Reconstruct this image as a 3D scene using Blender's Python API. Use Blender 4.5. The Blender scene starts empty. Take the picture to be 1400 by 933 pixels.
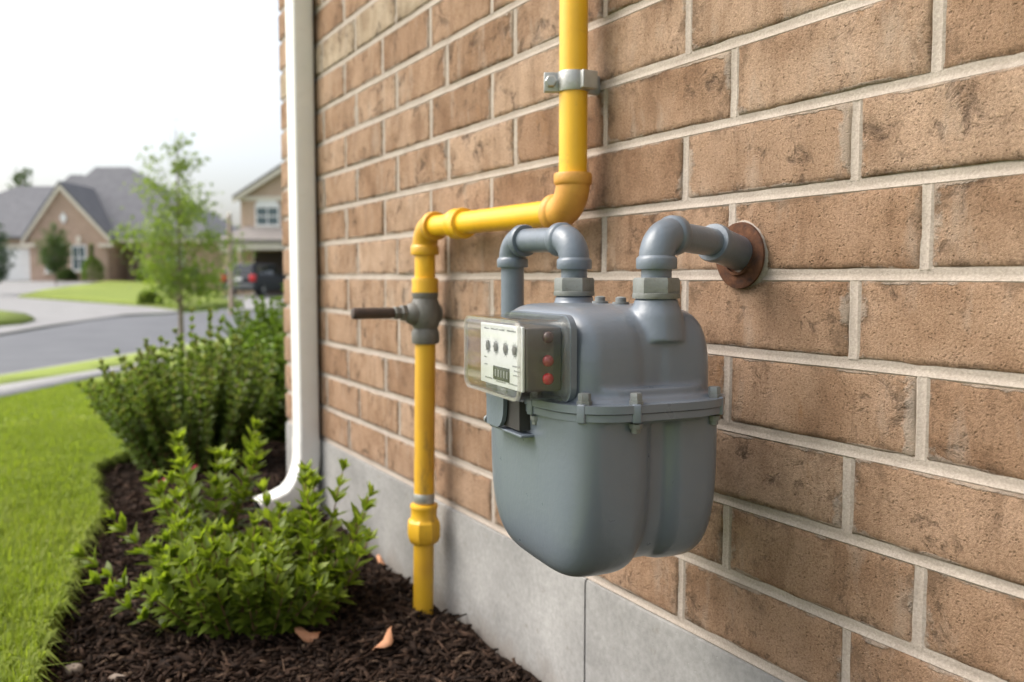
import bpy, bmesh, math, random
import numpy as np
from math import sin, cos, radians, pi, tan, atan2, hypot
from mathutils import Vector, Matrix, noise
from mathutils.geometry import delaunay_2d_cdt

random.seed(7); rng = np.random.default_rng(7)
S = bpy.context.scene
COL = S.collection

# ------------------------------------------------------------------ camera
CAM_Z = 0.53; YAW = radians(29.5); PITCH = radians(4.1); FPX = 1200.0
cam_d = bpy.data.cameras.new('camera')
cam_d.sensor_width = 36.0; cam_d.lens = 36.0 * FPX / 1400.0
cam_d.clip_start = 0.02; cam_d.clip_end = 4000
cam_d.dof.use_dof = True; cam_d.dof.focus_distance = 0.76; cam_d.dof.aperture_fstop = 6.0
cam = bpy.data.objects.new('camera', cam_d); COL.objects.link(cam)
cam.location = (0, 0, CAM_Z); cam.rotation_euler = (radians(90) - PITCH, 0, -YAW)
S.camera = cam

# ------------------------------------------------------------------ sky, sun, exposure
SUN_EL = radians(48); SUN_AZ = radians(-56)      # azimuth clockwise from +Y: the veiled sun stands ahead and left of the wall
world = bpy.data.worlds.new('World'); S.world = world; world.use_nodes = True
wn = world.node_tree.nodes; wl = world.node_tree.links
bg = wn['Background']
sky = wn.new('ShaderNodeTexSky'); sky.sky_type = 'NISHITA'; sky.sun_disc = False
sky.sun_elevation = SUN_EL; sky.sun_rotation = SUN_AZ
sky.air_density = 1.0; sky.dust_density = 5.0; sky.ozone_density = 1.0
hsv = wn.new('ShaderNodeHueSaturation'); hsv.inputs['Saturation'].default_value = 0.45
wl.new(sky.outputs[0], hsv.inputs['Color']); wl.new(hsv.outputs[0], bg.inputs['Color'])
bg.inputs['Strength'].default_value = 0.15
sun_d = bpy.data.lights.new('sun', 'SUN'); sun_d.energy = 1.0; sun_d.angle = radians(45); sun_d.color = (1, .955, .89)
sun = bpy.data.objects.new('sun', sun_d); COL.objects.link(sun)
sv = Vector((sin(SUN_AZ) * cos(SUN_EL), cos(SUN_AZ) * cos(SUN_EL), sin(SUN_EL)))
sun.rotation_euler = sv.to_track_quat('Z', 'Y').to_euler()
S.view_settings.view_transform = 'Standard'; S.view_settings.look = 'None'
S.view_settings.gamma = 1.0; S.view_settings.use_curve_mapping = False
S.view_settings.exposure = 1.02
S.render.engine = 'CYCLES'
S.cycles.max_bounces = 10; S.cycles.transparent_max_bounces = 16
S.cycles.use_denoising = True

# ------------------------------------------------------------------ small projection helpers (ground lookups)
FW = np.array([sin(YAW) * cos(PITCH), cos(YAW) * cos(PITCH), -sin(PITCH)])
RT = np.array([cos(YAW), -sin(YAW), 0.0]); UP = np.cross(RT, FW)
CAMP = np.array([0, 0, CAM_Z])
def proj(p):
    q = np.asarray(p, float) - CAMP; z = q @ FW
    return 700 + FPX * (q @ RT) / z, 466.5 - FPX * (q @ UP) / z, z

RK = np.array([0, 2.5, 4, 8, 13, 18, 24, 35, 50, 65, 100, 400, 3000.])
ZL = np.array([0, 0, -.08, -.35, -.60, -.70, -.70, -.45, -.02, .40, .75, 1.2, 1.2])
ZR = np.array([0, 0, -.08, -.35, -.60, -.70, -.72, -.60, -.34, -.30, -.1, .4, 1.2])
def terrain(x, y):
    x = np.asarray(x, float); y = np.asarray(y, float)
    r = np.hypot(x, y); th = np.degrees(np.arctan2(x, y))
    w = np.clip((th - 7) / 4, 0, 1); w = w * w * (3 - 2 * w)
    w = np.where(th > 100, 0, w)
    z = np.interp(r, RK, ZL) * (1 - w) + np.interp(r, RK, ZR) * w
    return np.where((y < 0), 0.0, z)
def gp(px, py):
    """where the sight line through a pixel meets the terrain"""
    d = FW + RT * (px - 700) / FPX - UP * (py - 466.5) / FPX
    t = np.geomspace(.8, 900, 6000)
    P = CAMP + d * t[:, None]
    h = P[:, 2] - terrain(P[:, 0], P[:, 1])
    i = int(np.argmax(h <= 0)) if (h <= 0).any() else len(t) - 1
    return (float(P[i, 0]), float(P[i, 1]))
def at_depth(px, depth):
    q = FW / cos(PITCH) * depth; q = np.array([FW[0], FW[1]]) / cos(PITCH) * depth + RT[:2] * (px - 700) / FPX * depth
    return float(q[0]), float(q[1])

# ------------------------------------------------------------------ tagging
def tag(o, label=None, cat=None, group=None, kind=None):
    if label: o['label'] = label
    if cat: o['category'] = cat
    if group: o['group'] = group
    if kind: o['kind'] = kind
    return o
def empty(name, loc=(0, 0, 0), rz=0, label=None, cat=None, group=None):
    o = bpy.data.objects.new(name, None); COL.objects.link(o)
    o.empty_display_size = .05
    o.location = loc; o.rotation_euler = (0, 0, rz)
    return tag(o, label, cat, group)

# ------------------------------------------------------------------ mesh helpers
def mesh(name, V, F, smooth=False, flat_angle=None):
    me = bpy.data.meshes.new(name)
    me.from_pydata([tuple(map(float, v)) for v in V], [], [tuple(map(int, f)) for f in F])
    me.update()
    if smooth:
        me.polygons.foreach_set('use_smooth', [True] * len(me.polygons))
    return me
def fast_mesh(name, V, F):
    """V (n,3), F (m,k) of equal-sized faces"""
    V = np.asarray(V, np.float32); F = np.asarray(F, np.int32)
    me = bpy.data.meshes.new(name); k = F.shape[1]
    me.vertices.add(len(V)); me.vertices.foreach_set('co', V.ravel())
    me.loops.add(F.size); me.loops.foreach_set('vertex_index', F.ravel())
    me.polygons.add(len(F)); me.polygons.foreach_set('loop_start', np.arange(0, F.size, k, dtype=np.int32))
    me.polygons.foreach_set('loop_total', np.full(len(F), k, np.int32))
    me.update(calc_edges=True)
    return me
def link(name, me, mat, parent=None, loc=None, rot=None):
    o = bpy.data.objects.new(name, me); COL.objects.link(o)
    if mat is not None and len(me.materials) == 0: me.materials.append(mat)
    if parent: o.parent = parent
    if loc is not None: o.location = loc
    if rot is not None: o.rotation_euler = rot
    return o
def smooth_by_angle(me, ang=35):
    bm = bmesh.new(); bm.from_mesh(me)
    a = radians(ang)
    for f in bm.faces: f.smooth = True
    for e in bm.edges:
        e.smooth = not (len(e.link_faces) == 2 and e.calc_face_angle(0) > a)
    bm.to_mesh(me); bm.free(); return me

class MB:
    """collects primitive shapes into one mesh"""
    def __init__(s): s.V = []; s.F = []
    def add(s, V, F):
        b = len(s.V); s.V += [tuple(v) for v in V]; s.F += [tuple(i + b for i in f) for f in F]; return s
    def box(s, x0, x1, y0, y1, z0, z1, bev=0, M=None):
        bm = bmesh.new(); bmesh.ops.create_cube(bm, size=1)
        for v in bm.verts: v.co = Vector(((x0 + x1) / 2 + v.co.x * (x1 - x0), (y0 + y1) / 2 + v.co.y * (y1 - y0), (z0 + z1) / 2 + v.co.z * (z1 - z0)))
        if bev: bmesh.ops.bevel(bm, geom=bm.edges[:], offset=bev, segments=3, profile=.5, affect='EDGES')
        if M: bmesh.ops.transform(bm, matrix=M, verts=bm.verts)
        bm.verts.index_update()
        s.add([v.co[:] for v in bm.verts], [[v.index for v in f.verts] for f in bm.faces]); bm.free(); return s
    def poly(s, pts, faces): return s.add(pts, faces)
    def prism(s, prof, axis, a0, a1):
        """closed profile (2d) extruded along an axis; prof coords are the other two axes in order"""
        def P(p, a):
            return {'x': (a, p[0], p[1]), 'y': (p[0], a, p[1]), 'z': (p[0], p[1], a)}[axis]
        n = len(prof)
        V = [P(p, a0) for p in prof] + [P(p, a1) for p in prof]
        F = [tuple(range(n))[::-1], tuple(range(n, 2 * n))] + [(i, (i + 1) % n, n + (i + 1) % n, n + i) for i in range(n)]
        return s.add(V, F)
    def lathe(s, prof, seg=28, M=None, caps=True, rot=0):
        V = []; F = []; n = len(prof)
        for (r, z) in prof:
            for k in range(seg):
                a = 2 * pi * k / seg + rot
                V.append(Vector((r * cos(a), r * sin(a), z)))
        if M: V = [M @ v for v in V]
        for i in range(n - 1):
            for k in range(seg):
                F.append((i * seg + k, i * seg + (k + 1) % seg, (i + 1) * seg + (k + 1) % seg, (i + 1) * seg + k))
        if caps:
            F.append(tuple(range(seg))[::-1]); F.append(tuple(range((n - 1) * seg, n * seg)))
        return s.add([v[:] for v in V], F)
    def tube(s, path, rad, seg=20, caps=True):
        P = [Vector(p) for p in path]; n = len(P)
        R = rad if hasattr(rad, '__len__') else [rad] * n
        T = []
        for i in range(n):
            t = (P[min(i + 1, n - 1)] - P[max(i - 1, 0)]); T.append(t.normalized())
        u = T[0].orthogonal().normalized(); V = []; F = []
        for i in range(n):
            u = (u - T[i] * u.dot(T[i])).normalized(); w = T[i].cross(u)
            for k in range(seg):
                a = 2 * pi * k / seg; V.append((P[i] + (u * cos(a) + w * sin(a)) * R[i])[:])
        for i in range(n - 1):
            for k in range(seg):
                F.append((i * seg + k, i * seg + (k + 1) % seg, (i + 1) * seg + (k + 1) % seg, (i + 1) * seg + k))
        if caps: F.append(tuple(range(seg))[::-1]); F.append(tuple(range((n - 1) * seg, n * seg)))
        return s.add(V, F)
    def build(s, name, mat, parent=None, smooth=True, ang=35, loc=None, rot=None):
        me = mesh(name, s.V, s.F)
        bm = bmesh.new(); bm.from_mesh(me); bmesh.ops.recalc_face_normals(bm, faces=bm.faces); bm.to_mesh(me); bm.free()
        if smooth: smooth_by_angle(me, ang)
        return link(name, me, mat, parent, loc, rot)
def axisM(origin, direction):
    """matrix taking local +Z to direction"""
    q = Vector(direction).normalized().to_track_quat('Z', 'Y')
    return Matrix.Translation(Vector(origin)) @ q.to_matrix().to_4x4()
def copy_tree(o, parent=None):
    c = o.copy(); COL.objects.link(c); c.parent = parent
    for ch in list(o.children): copy_tree(ch, c)
    return c

# ------------------------------------------------------------------ materials
def mat(name, base=(.5, .5, .5), rough=.6, metal=0.0, spec=.5):
    m = bpy.data.materials.new(name); m.use_nodes = True
    b = m.node_tree.nodes['Principled BSDF']
    b.inputs['Base Color'].default_value = (*base, 1); b.inputs['Roughness'].default_value = rough
    b.inputs['Metallic'].default_value = metal; b.inputs['Specular IOR Level'].default_value = spec
    return m, m.node_tree.nodes, m.node_tree.links, b
def N(ns, t, **kw):
    n = ns.new(t)
    for k, v in kw.items():
        if hasattr(n, k): setattr(n, k, v)
        else: n.inputs[k.replace('_', ' ')].default_value = v
    return n
def ramp(ns, pts):
    r = ns.new('ShaderNodeValToRGB'); e = r.color_ramp.elements
    while len(e) < len(pts): e.new(.5)
    for q, (p, c) in zip(e, pts): q.position = p; q.color = (*c, 1) if len(c) == 3 else c
    return r
def mix(ns, ls, fac, a, b, blend='MIX'):
    m = ns.new('ShaderNodeMix'); m.data_type = 'RGBA'; m.blend_type = blend
    for s, v in ((m.inputs[0], fac), (m.inputs[6], a), (m.inputs[7], b)):
        if hasattr(v, 'is_linked') or hasattr(v, 'links'): ls.new(v, s)
        elif isinstance(v, (int, float)): s.default_value = v
        else: s.default_value = (*v, 1)
    return m.outputs[2]
def math_(ns, ls, op, a, b=None, clamp=False):
    m = ns.new('ShaderNodeMath'); m.operation = op; m.use_clamp = clamp
    for s, v in ((m.inputs[0], a), (m.inputs[1], b)):
        if v is None: continue
        if hasattr(v, 'links'): ls.new(v, s)
        else: s.default_value = v
    return m.outputs[0]
def noise_(ns, ls, vec, scale, detail=4, rough=.55, dist=0):
    n = ns.new('ShaderNodeTexNoise'); n.inputs['Scale'].default_value = scale
    n.inputs['Detail'].default_value = detail; n.inputs['Roughness'].default_value = rough; n.inputs['Distortion'].default_value = dist
    if vec is not None: ls.new(vec, n.inputs['Vector'])
    return n.outputs['Fac']
def bump(ns, ls, h, strength, dist, b, prev=None):
    n = ns.new('ShaderNodeBump'); n.inputs['Strength'].default_value = strength; n.inputs['Distance'].default_value = dist
    ls.new(h, n.inputs['Height'])
    if prev is not None: ls.new(prev, n.inputs['Normal'])
    if b is not None: ls.new(n.outputs[0], b.inputs['Normal'])
    return n.outputs[0]
def objvec(ns): return ns.new('ShaderNodeTexCoord').outputs['Object']

def mk_brick(name, cols, pale=False):
    m, ns, ls, b = mat(name, rough=.93, spec=.2)
    tc = ns.new('ShaderNodeTexCoord'); oi = ns.new('ShaderNodeObjectInfo'); geo = ns.new('ShaderNodeNewGeometry')
    # each brick reads its own patch of the clay: position is world position plus an offset per brick
    cmb = ns.new('ShaderNodeCombineXYZ'); ls.new(math_(ns, ls, 'MULTIPLY', oi.outputs['Random'], 37.0), cmb.inputs[0])
    ls.new(math_(ns, ls, 'MULTIPLY', oi.outputs['Random'], 91.0), cmb.inputs[2])
    va = ns.new('ShaderNodeVectorMath'); va.operation = 'ADD'; ls.new(tc.outputs['Object'], va.inputs[0]); ls.new(cmb.outputs[0], va.inputs[1])
    vec = va.outputs[0]
    rnd = ramp(ns, [(0, cols[0]), (.3, cols[1]), (.6, cols[2]), (.85, cols[3]), (1, cols[4])]); ls.new(oi.outputs['Random'], rnd.inputs[0])
    big = noise_(ns, ls, vec, 14, 3, .6)
    r1 = ramp(ns, [(.32, (.74, .69, .65)), (.5, (1, 1, 1)), (.68, (1.14, 1.17, 1.22))]); ls.new(big, r1.inputs[0])
    c = mix(ns, ls, 1.0, rnd.outputs[0], r1.outputs[0], 'MULTIPLY')
    fine = noise_(ns, ls, vec, 420, 4, .8)
    r2 = ramp(ns, [(.34, (.66, .63, .60)), (.5, (1, 1, 1)), (.66, (1.22, 1.22, 1.22))]); ls.new(fine, r2.inputs[0])
    c = mix(ns, ls, 1.0, c, r2.outputs[0], 'MULTIPLY')
    # vertical drag streaks left by the wire
    mp = ns.new('ShaderNodeMapping'); mp.inputs['Scale'].default_value = (1, 1, .16); ls.new(vec, mp.inputs['Vector'])
    st = noise_(ns, ls, mp.outputs[0], 48, 4, .65)
    r3 = ramp(ns, [(.30, (.60, .55, .50)), (.45, (1, 1, 1)), (.72, (1.18, 1.17, 1.16))]); ls.new(st, r3.inputs[0])
    c = mix(ns, ls, .5, c, r3.outputs[0], 'MULTIPLY')
    # dark fired spots
    sp = noise_(ns, ls, vec, 36, 6, .74, .5)
    rs = ramp(ns, [(.54, (0, 0, 0)), (.68, (1, 1, 1))]); ls.new(sp, rs.inputs[0])
    gate = ramp(ns, [(.44, (0, 0, 0)), (.56, (1, 1, 1))]); ls.new(noise_(ns, ls, vec, 11, 2), gate.inputs[0])
    f = math_(ns, ls, 'MULTIPLY', rs.outputs[0], gate.outputs[0])
    c = mix(ns, ls, math_(ns, ls, 'MULTIPLY', f, .85), c, (.085, .055, .038))
    # pale lime bloom, rusty stains and a dark crust that follows some arrises
    mb2 = ns.new('ShaderNodeMapping'); mb2.inputs['Scale'].default_value = (1, 1, .35); mb2.inputs['Location'].default_value = (3, 7, 1); ls.new(vec, mb2.inputs['Vector'])
    bl = ramp(ns, [(.56, (0, 0, 0)), (.70, (1, 1, 1))]); ls.new(noise_(ns, ls, mb2.outputs[0], 26, 5, .65), bl.inputs[0])
    c = mix(ns, ls, math_(ns, ls, 'MULTIPLY', bl.outputs[0], .42), c, (.46, .37, .29))
    mb3 = ns.new('ShaderNodeMapping'); mb3.inputs['Scale'].default_value = (1, 1, .5); mb3.inputs['Location'].default_value = (11, 2, 5); ls.new(vec, mb3.inputs['Vector'])
    ru = ramp(ns, [(.63, (0, 0, 0)), (.74, (1, 1, 1))]); ls.new(noise_(ns, ls, mb3.outputs[0], 24, 6, .7), ru.inputs[0])
    c = mix(ns, ls, math_(ns, ls, 'MULTIPLY', ru.outputs[0], .55), c, (.30, .145, .055))
    at0 = ns.new('ShaderNodeAttribute'); at0.attribute_name = 'edge'
    cr = math_(ns, ls, 'ADD', math_(ns, ls, 'MULTIPLY', at0.outputs['Fac'], .22), noise_(ns, ls, vec, 31, 6, .75))
    rc = ramp(ns, [(.66, (0, 0, 0)), (.79, (1, 1, 1))]); ls.new(cr, rc.inputs[0])
    c = mix(ns, ls, math_(ns, ls, 'MULTIPLY', rc.outputs[0], .6), c, (.12, .075, .045))
    # pores
    vo = ns.new('ShaderNodeTexVoronoi'); vo.inputs['Scale'].default_value = 330; ls.new(vec, vo.inputs['Vector'])
    pr_ = ramp(ns, [(.16, (1, 1, 1)), (.40, (0, 0, 0))]); ls.new(vo.outputs['Distance'], pr_.inputs[0])
    pg = ramp(ns, [(.47, (0, 0, 0)), (.60, (1, 1, 1))]); ls.new(noise_(ns, ls, vec, 120, 3, .7), pg.inputs[0])
    pore = math_(ns, ls, 'MULTIPLY', pr_.outputs[0], pg.outputs[0])
    c = mix(ns, ls, math_(ns, ls, 'MULTIPLY', pore, .30), c, (.11, .068, .040))
    # mortar smeared over the arrises
    at = ns.new('ShaderNodeAttribute'); at.attribute_name = 'edge'
    sm = noise_(ns, ls, vec, 60, 5, .7)
    smb = noise_(ns, ls, vec, 11, 2)
    e = math_(ns, ls, 'ADD', math_(ns, ls, 'MULTIPLY', at.outputs['Fac'], .60), math_(ns, ls, 'ADD', math_(ns, ls, 'MULTIPLY', sm, .42), math_(ns, ls, 'MULTIPLY', smb, .55)))
    re = ramp(ns, [(.985, (0, 0, 0)), (1.0, (1, 1, 1))]); ls.new(math_(ns, ls, 'MULTIPLY', e, .86), re.inputs[0])
    re.color_ramp.elements[0].position = .90; re.color_ramp.elements[1].position = .95
    c = mix(ns, ls, math_(ns, ls, 'MULTIPLY', re.outputs[0], .6), c, (.45, .38, .31))
    ls.new(c, b.inputs['Base Color'])
    h = math_(ns, ls, 'ADD', math_(ns, ls, 'MULTIPLY', fine, .5), math_(ns, ls, 'MULTIPLY', noise_(ns, ls, vec, 900, 3, .75), .5))
    h = math_(ns, ls, 'SUBTRACT', h, math_(ns, ls, 'MULTIPLY', pore, .4))
    h = math_(ns, ls, 'SUBTRACT', h, math_(ns, ls, 'MULTIPLY', f, .7))
    h = math_(ns, ls, 'ADD', h, math_(ns, ls, 'MULTIPLY', re.outputs[0], .5))
    bump(ns, ls, h, 1.0, .0042, b)
    return m
M = {}
M['brick'] = mk_brick('brick_clay', [(.402, .260, .166), (.335, .208, .127), (.440, .300, .202), (.385, .246, .154), (.290, .174, .104)])
M['brick_pale'] = mk_brick('brick_cream', [(.43, .335, .235), (.42, .325, .225), (.45, .355, .25), (.42, .33, .235), (.40, .31, .21)])

def simple(name, c1, c2, scale, rough=.8, bs=.3, bd=.002, spec=.4, detail=5, metal=0, c3=None, fine=None):
    m, ns, ls, b = mat(name, c1, rough, metal, spec)
    v = objvec(ns); n = noise_(ns, ls, v, scale, detail, .6)
    pts = [(.32, c1), (.68, c2)] if c3 is None else [(.28, c1), (.5, c2), (.72, c3)]
    r = ramp(ns, pts); ls.new(n, r.inputs[0]); c = r.outputs[0]
    if fine:
        f2 = noise_(ns, ls, v, fine, 3, .7); rr = ramp(ns, [(.3, (.8, .8, .8)), (.7, (1.15, 1.15, 1.15))]); ls.new(f2, rr.inputs[0])
        c = mix(ns, ls, 1.0, c, rr.outputs[0], 'MULTIPLY'); h = f2
    else: h = n
    ls.new(c, b.inputs['Base Color'])
    if bs: bump(ns, ls, h, bs, bd, b)
    return m
M['mortar'] = simple('mortar', (.350, .295, .246), (.420, .360, .305), 22, .95, .6, .0012, .15, fine=420)

def mk_concrete():
    m, ns, ls, b = mat('foundation_concrete', rough=.92, spec=.2)
    v = objvec(ns)
    a = noise_(ns, ls, v, 5, 5, .65); r = ramp(ns, [(.3, (.195, .190, .180)), (.7, (.345, .336, .318))]); ls.new(a, r.inputs[0])
    f = noise_(ns, ls, v, 130, 4, .7); rf = ramp(ns, [(.3, (.84, .84, .84)), (.7, (1.12, 1.12, 1.12))]); ls.new(f, rf.inputs[0])
    c = mix(ns, ls, 1, r.outputs[0], rf.outputs[0], 'MULTIPLY')
    sp = noise_(ns, ls, v, 34, 5, .75); rs = ramp(ns, [(.60, (0, 0, 0)), (.72, (1, 1, 1))]); ls.new(sp, rs.inputs[0])
    c = mix(ns, ls, math_(ns, ls, 'MULTIPLY', rs.outputs[0], .5), c, (.15, .125, .095))
    # splash-back dirt low on the face
    sx = ns.new('ShaderNodeSeparateXYZ'); ls.new(v, sx.inputs[0])
    lo = math_(ns, ls, 'ADD', math_(ns, ls, 'MULTIPLY', sx.outputs[2], -9.0), math_(ns, ls, 'MULTIPLY', noise_(ns, ls, v, 16, 5, .7), 1.1))
    rl = ramp(ns, [(.42, (0, 0, 0)), (.85, (1, 1, 1))]); ls.new(lo, rl.inputs[0])
    c = mix(ns, ls, math_(ns, ls, 'MULTIPLY', rl.outputs[0], .45), c, (.16, .12, .09))
    ls.new(c, b.inputs['Base Color'])
    vo = ns.new('ShaderNodeTexVoronoi'); vo.inputs['Scale'].default_value = 120; ls.new(v, vo.inputs['Vector'])
    rp = ramp(ns, [(.06, (0, 0, 0)), (.14, (1, 1, 1))]); ls.new(vo.outputs['Distance'], rp.inputs[0])
    bump(ns, ls, math_(ns, ls, 'ADD', math_(ns, ls, 'MULTIPLY', f, .7), math_(ns, ls, 'MULTIPLY', rp.outputs[0], .5)), .45, .0012, b)
    return m
M['concrete'] = mk_concrete()

def mk_paint(name, c1, c2, rough, dirt, dirtc, scale=20, coat=0.0, bs=.06, streak=False):
    m, ns, ls, b = mat(name, c1, rough, 0, .5)
    v = objvec(ns)
    r = ramp(ns, [(.35, c1), (.65, c2)]); ls.new(noise_(ns, ls, v, scale, 3), r.inputs[0]); c = r.outputs[0]
    vv = v
    if streak:
        mp = ns.new('ShaderNodeMapping'); mp.inputs['Scale'].default_value = (1, 1, .22); ls.new(v, mp.inputs['Vector']); vv = mp.outputs[0]
    d = noise_(ns, ls, vv, scale * 3.1, 6, .72); rd = ramp(ns, [(.57, (0, 0, 0)), (.74, (1, 1, 1))]); ls.new(d, rd.inputs[0])
    f = math_(ns, ls, 'MULTIPLY', rd.outputs[0], dirt)
    c = mix(ns, ls, f, c, dirtc); ls.new(c, b.inputs['Base Color'])
    rr = math_(ns, ls, 'ADD', math_(ns, ls, 'MULTIPLY', noise_(ns, ls, v, 60, 4), .22), rough - .11); rr = math_(ns, ls, 'ADD', rr, math_(ns, ls, 'MULTIPLY', f, .25))
    ls.new(rr, b.inputs['Roughness'])
    b.inputs['Coat Weight'].default_value = coat; b.inputs['Coat Roughness'].default_value = .18
    bump(ns, ls, noise_(ns, ls, v, 240, 3), bs, .0012, b)
    return m
M['yellow'] = mk_paint('yellow_pipe_paint', (.84, .475, .014), (.76, .41, .014), .40, .5, (.42, .22, .04), 13, .12, .08)
M['yellow_worn'] = mk_paint('yellow_paint_worn', (.74, .42, .022), (.62, .33, .03), .45, .85, (.17, .10, .045), 11, .05, .12, True)
M['ochre'] = mk_paint('ochre_fitting', (.66, .335, .055), (.56, .26, .045), .5, .45, (.34, .16, .05), 30, 0, .25)
M['grey'] = mk_paint('grey_meter_enamel', (.136, .160, .190), (.147, .171, .201), .32, .14, (.15, .148, .14), 13, .3, .16)
M['grey_pipe'] = mk_paint('grey_pipe_paint', (.124, .150, .180), (.144, .170, .200), .34, .3, (.10, .095, .08), 30, .12, .22)
M['nut'] = mk_paint('worn_union_nut', (.185, .195, .180), (.14, .145, .125), .42, .7, (.09, .07, .045), 55, 0, .35)
M['bolt'] = mk_paint('bolt_steel', (.19, .205, .205), (.15, .155, .145), .45, .75, (.12, .07, .04), 90, 0, .3)
M['valve'] = mk_paint('valve_iron', (.165, .160, .140), (.120, .115, .10), .52, .6, (.055, .05, .042), 45, 0, .5)
M['handle'] = mk_paint('rusty_handle', (.075, .050, .040), (.045, .034, .030), .55, .6, (.13, .06, .035), 60, 0, .4)
M['galv'] = mk_paint('galvanised_steel', (.36, .36, .34), (.45, .45, .43), .4, .35, (.2, .19, .17), 50, 0, .25)
M['galv'].node_tree.nodes['Principled BSDF'].inputs['Metallic'].default_value = .55
M['rust'] = simple('rusted_plate', (.034, .022, .019), (.090, .040, .022), 95, .9, 1.0, .0016, .2, 7, 0, (.145, .066, .034))
M['downspout'] = mk_paint('downspout_white', (.84, .82, .78), (.80, .78, .74), .42, .22, (.5, .46, .40), 12, .1, .05)
M['gasket'] = mat('gasket', (.02, .02, .02), .8)[0]
M['hollow_shade'] = mat('painted_hollow_shade', (.035, .032, .030), .7)[0]  # near-black colour standing in for the shade inside hollows
M['plate'] = simple('dial_plate', (.72, .74, .75), (.80, .82, .83), 40, .4, 0)
M['print'] = mat('dial_print', (.10, .11, .12), .5)[0]
M['print_light'] = mat('dial_print_light', (.30, .31, .32), .5)[0]
M['dialdark'] = mat('dial_pointer_hub', (.13, .13, .12), .4)[0]
M['counter'] = mat('counter_window', (.075, .08, .085), .25)[0]
M['housing'] = simple('index_housing', (.075, .071, .067), (.115, .108, .100), 40, .5, .2, .001)
def mk_red(name, col):
    m, ns, ls, b = mat(name, col, .18); b.inputs['Coat Weight'].default_value = .5
    return m
M['red'] = mk_red('red_seal', (.50, .006, .03)); M['red_dim'] = mk_red('red_seal_dull', (.32, .04, .06)); M['smoke'] = mk_red('smoked_seal', (.09, .055, .055))
def mk_clear():
    m = bpy.data.materials.new('clear_cover'); m.use_nodes = True; ns = m.node_tree.nodes; ls = m.node_tree.links
    ns.remove(ns['Principled BSDF']); out = ns['Material Output']
    tr = N(ns, 'ShaderNodeBsdfTransparent'); tr.inputs[0].default_value = (.95, .95, .94, 1)
    gl = N(ns, 'ShaderNodeBsdfGlossy'); gl.inputs['Roughness'].default_value = .05
    df = N(ns, 'ShaderNodeBsdfDiffuse'); df.inputs[0].default_value = (.60, .58, .53, 1)
    ge = ns.new('ShaderNodeNewGeometry'); vd = ns.new('ShaderNodeVectorMath'); vd.operation = 'DOT_PRODUCT'; ls.new(ge.outputs['Normal'], vd.inputs[0]); ls.new(ge.outputs['Incoming'], vd.inputs[1])
    sch = math_(ns, ls, 'POWER', math_(ns, ls, 'SUBTRACT', 1.0, math_(ns, ls, 'ABSOLUTE', vd.outputs['Value'])), 5.0)
    frs = math_(ns, ls, 'ADD', math_(ns, ls, 'MULTIPLY', sch, .8), .045)     # thin clear sheet, the same from both sides
    # a dusty film and fine scuffs on the plastic
    v = objvec(ns); sc = noise_(ns, ls, v, 150, 5, .75); rr = ramp(ns, [(.40, (.0, .0, .0)), (.80, (.05, .05, .05))]); ls.new(sc, rr.inputs[0])
    m1 = N(ns, 'ShaderNodeMixShader'); ls.new(rr.outputs[0], m1.inputs[0]); ls.new(tr.outputs[0], m1.inputs[1]); ls.new(df.outputs[0], m1.inputs[2])
    m2 = N(ns, 'ShaderNodeMixShader'); ls.new(frs, m2.inputs[0]); ls.new(m1.outputs[0], m2.inputs[1]); ls.new(gl.outputs[0], m2.inputs[2])
    ls.new(m2.outputs[0], out.inputs[0]); return m
M['clear'] = mk_clear()
M['clear_edge_glint'] = M['clear'].copy(); M['clear_edge_glint'].name = 'clear_cover_edge_glint'  # whitened copy: the bright edge highlight is put into the colour
for n_ in M['clear_edge_glint'].node_tree.nodes:
    if n_.type == 'VALTORGB': n_.color_ramp.elements[0].color = (.16, .16, .16, 1); n_.color_ramp.elements[1].color = (.34, .34, .34, 1)

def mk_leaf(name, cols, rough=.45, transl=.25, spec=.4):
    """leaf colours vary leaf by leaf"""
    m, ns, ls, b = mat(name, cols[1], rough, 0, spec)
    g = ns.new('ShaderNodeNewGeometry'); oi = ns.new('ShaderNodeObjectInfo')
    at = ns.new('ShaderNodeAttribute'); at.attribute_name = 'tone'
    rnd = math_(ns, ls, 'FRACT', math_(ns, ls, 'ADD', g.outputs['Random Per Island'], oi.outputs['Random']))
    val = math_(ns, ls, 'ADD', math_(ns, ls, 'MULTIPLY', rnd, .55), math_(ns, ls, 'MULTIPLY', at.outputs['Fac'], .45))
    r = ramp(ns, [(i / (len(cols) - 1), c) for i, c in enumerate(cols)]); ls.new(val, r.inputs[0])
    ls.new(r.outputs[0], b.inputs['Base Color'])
    t = ns.new('ShaderNodeBsdfTranslucent'); tm = mix(ns, ls, 1.0, r.outputs[0], (1.5, 1.6, .7), 'MULTIPLY'); ls.new(tm, t.inputs[0])
    mx = ns.new('ShaderNodeMixShader'); mx.inputs[0].default_value = transl
    ls.new(b.outputs[0], mx.inputs[1]); ls.new(t.outputs[0], mx.inputs[2]); ls.new(mx.outputs[0], ns['Material Output'].inputs[0])
    return m
M['leaf_front'] = mk_leaf('shrub_leaf_bright', [(.098, .138, .016), (.140, .192, .020), (.198, .258, .028), (.295, .350, .050)], .5, .45)
M['leaf_mid'] = mk_leaf('shrub_leaf_dark', [(.110, .160, .036), (.140, .200, .044), (.175, .240, .056), (.260, .225, .115)], .5, .42)
M['leaf_back'] = mk_leaf('shrub_leaf_rear', [(.080, .135, .024), (.110, .180, .030), (.150, .225, .040), (.205, .280, .060)], .46, .4)
M['leaf_tree'] = mk_leaf('tree_leaf', [(.130, .180, .045), (.165, .225, .052), (.205, .265, .060), (.255, .310, .090)], .5, .45)
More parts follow.
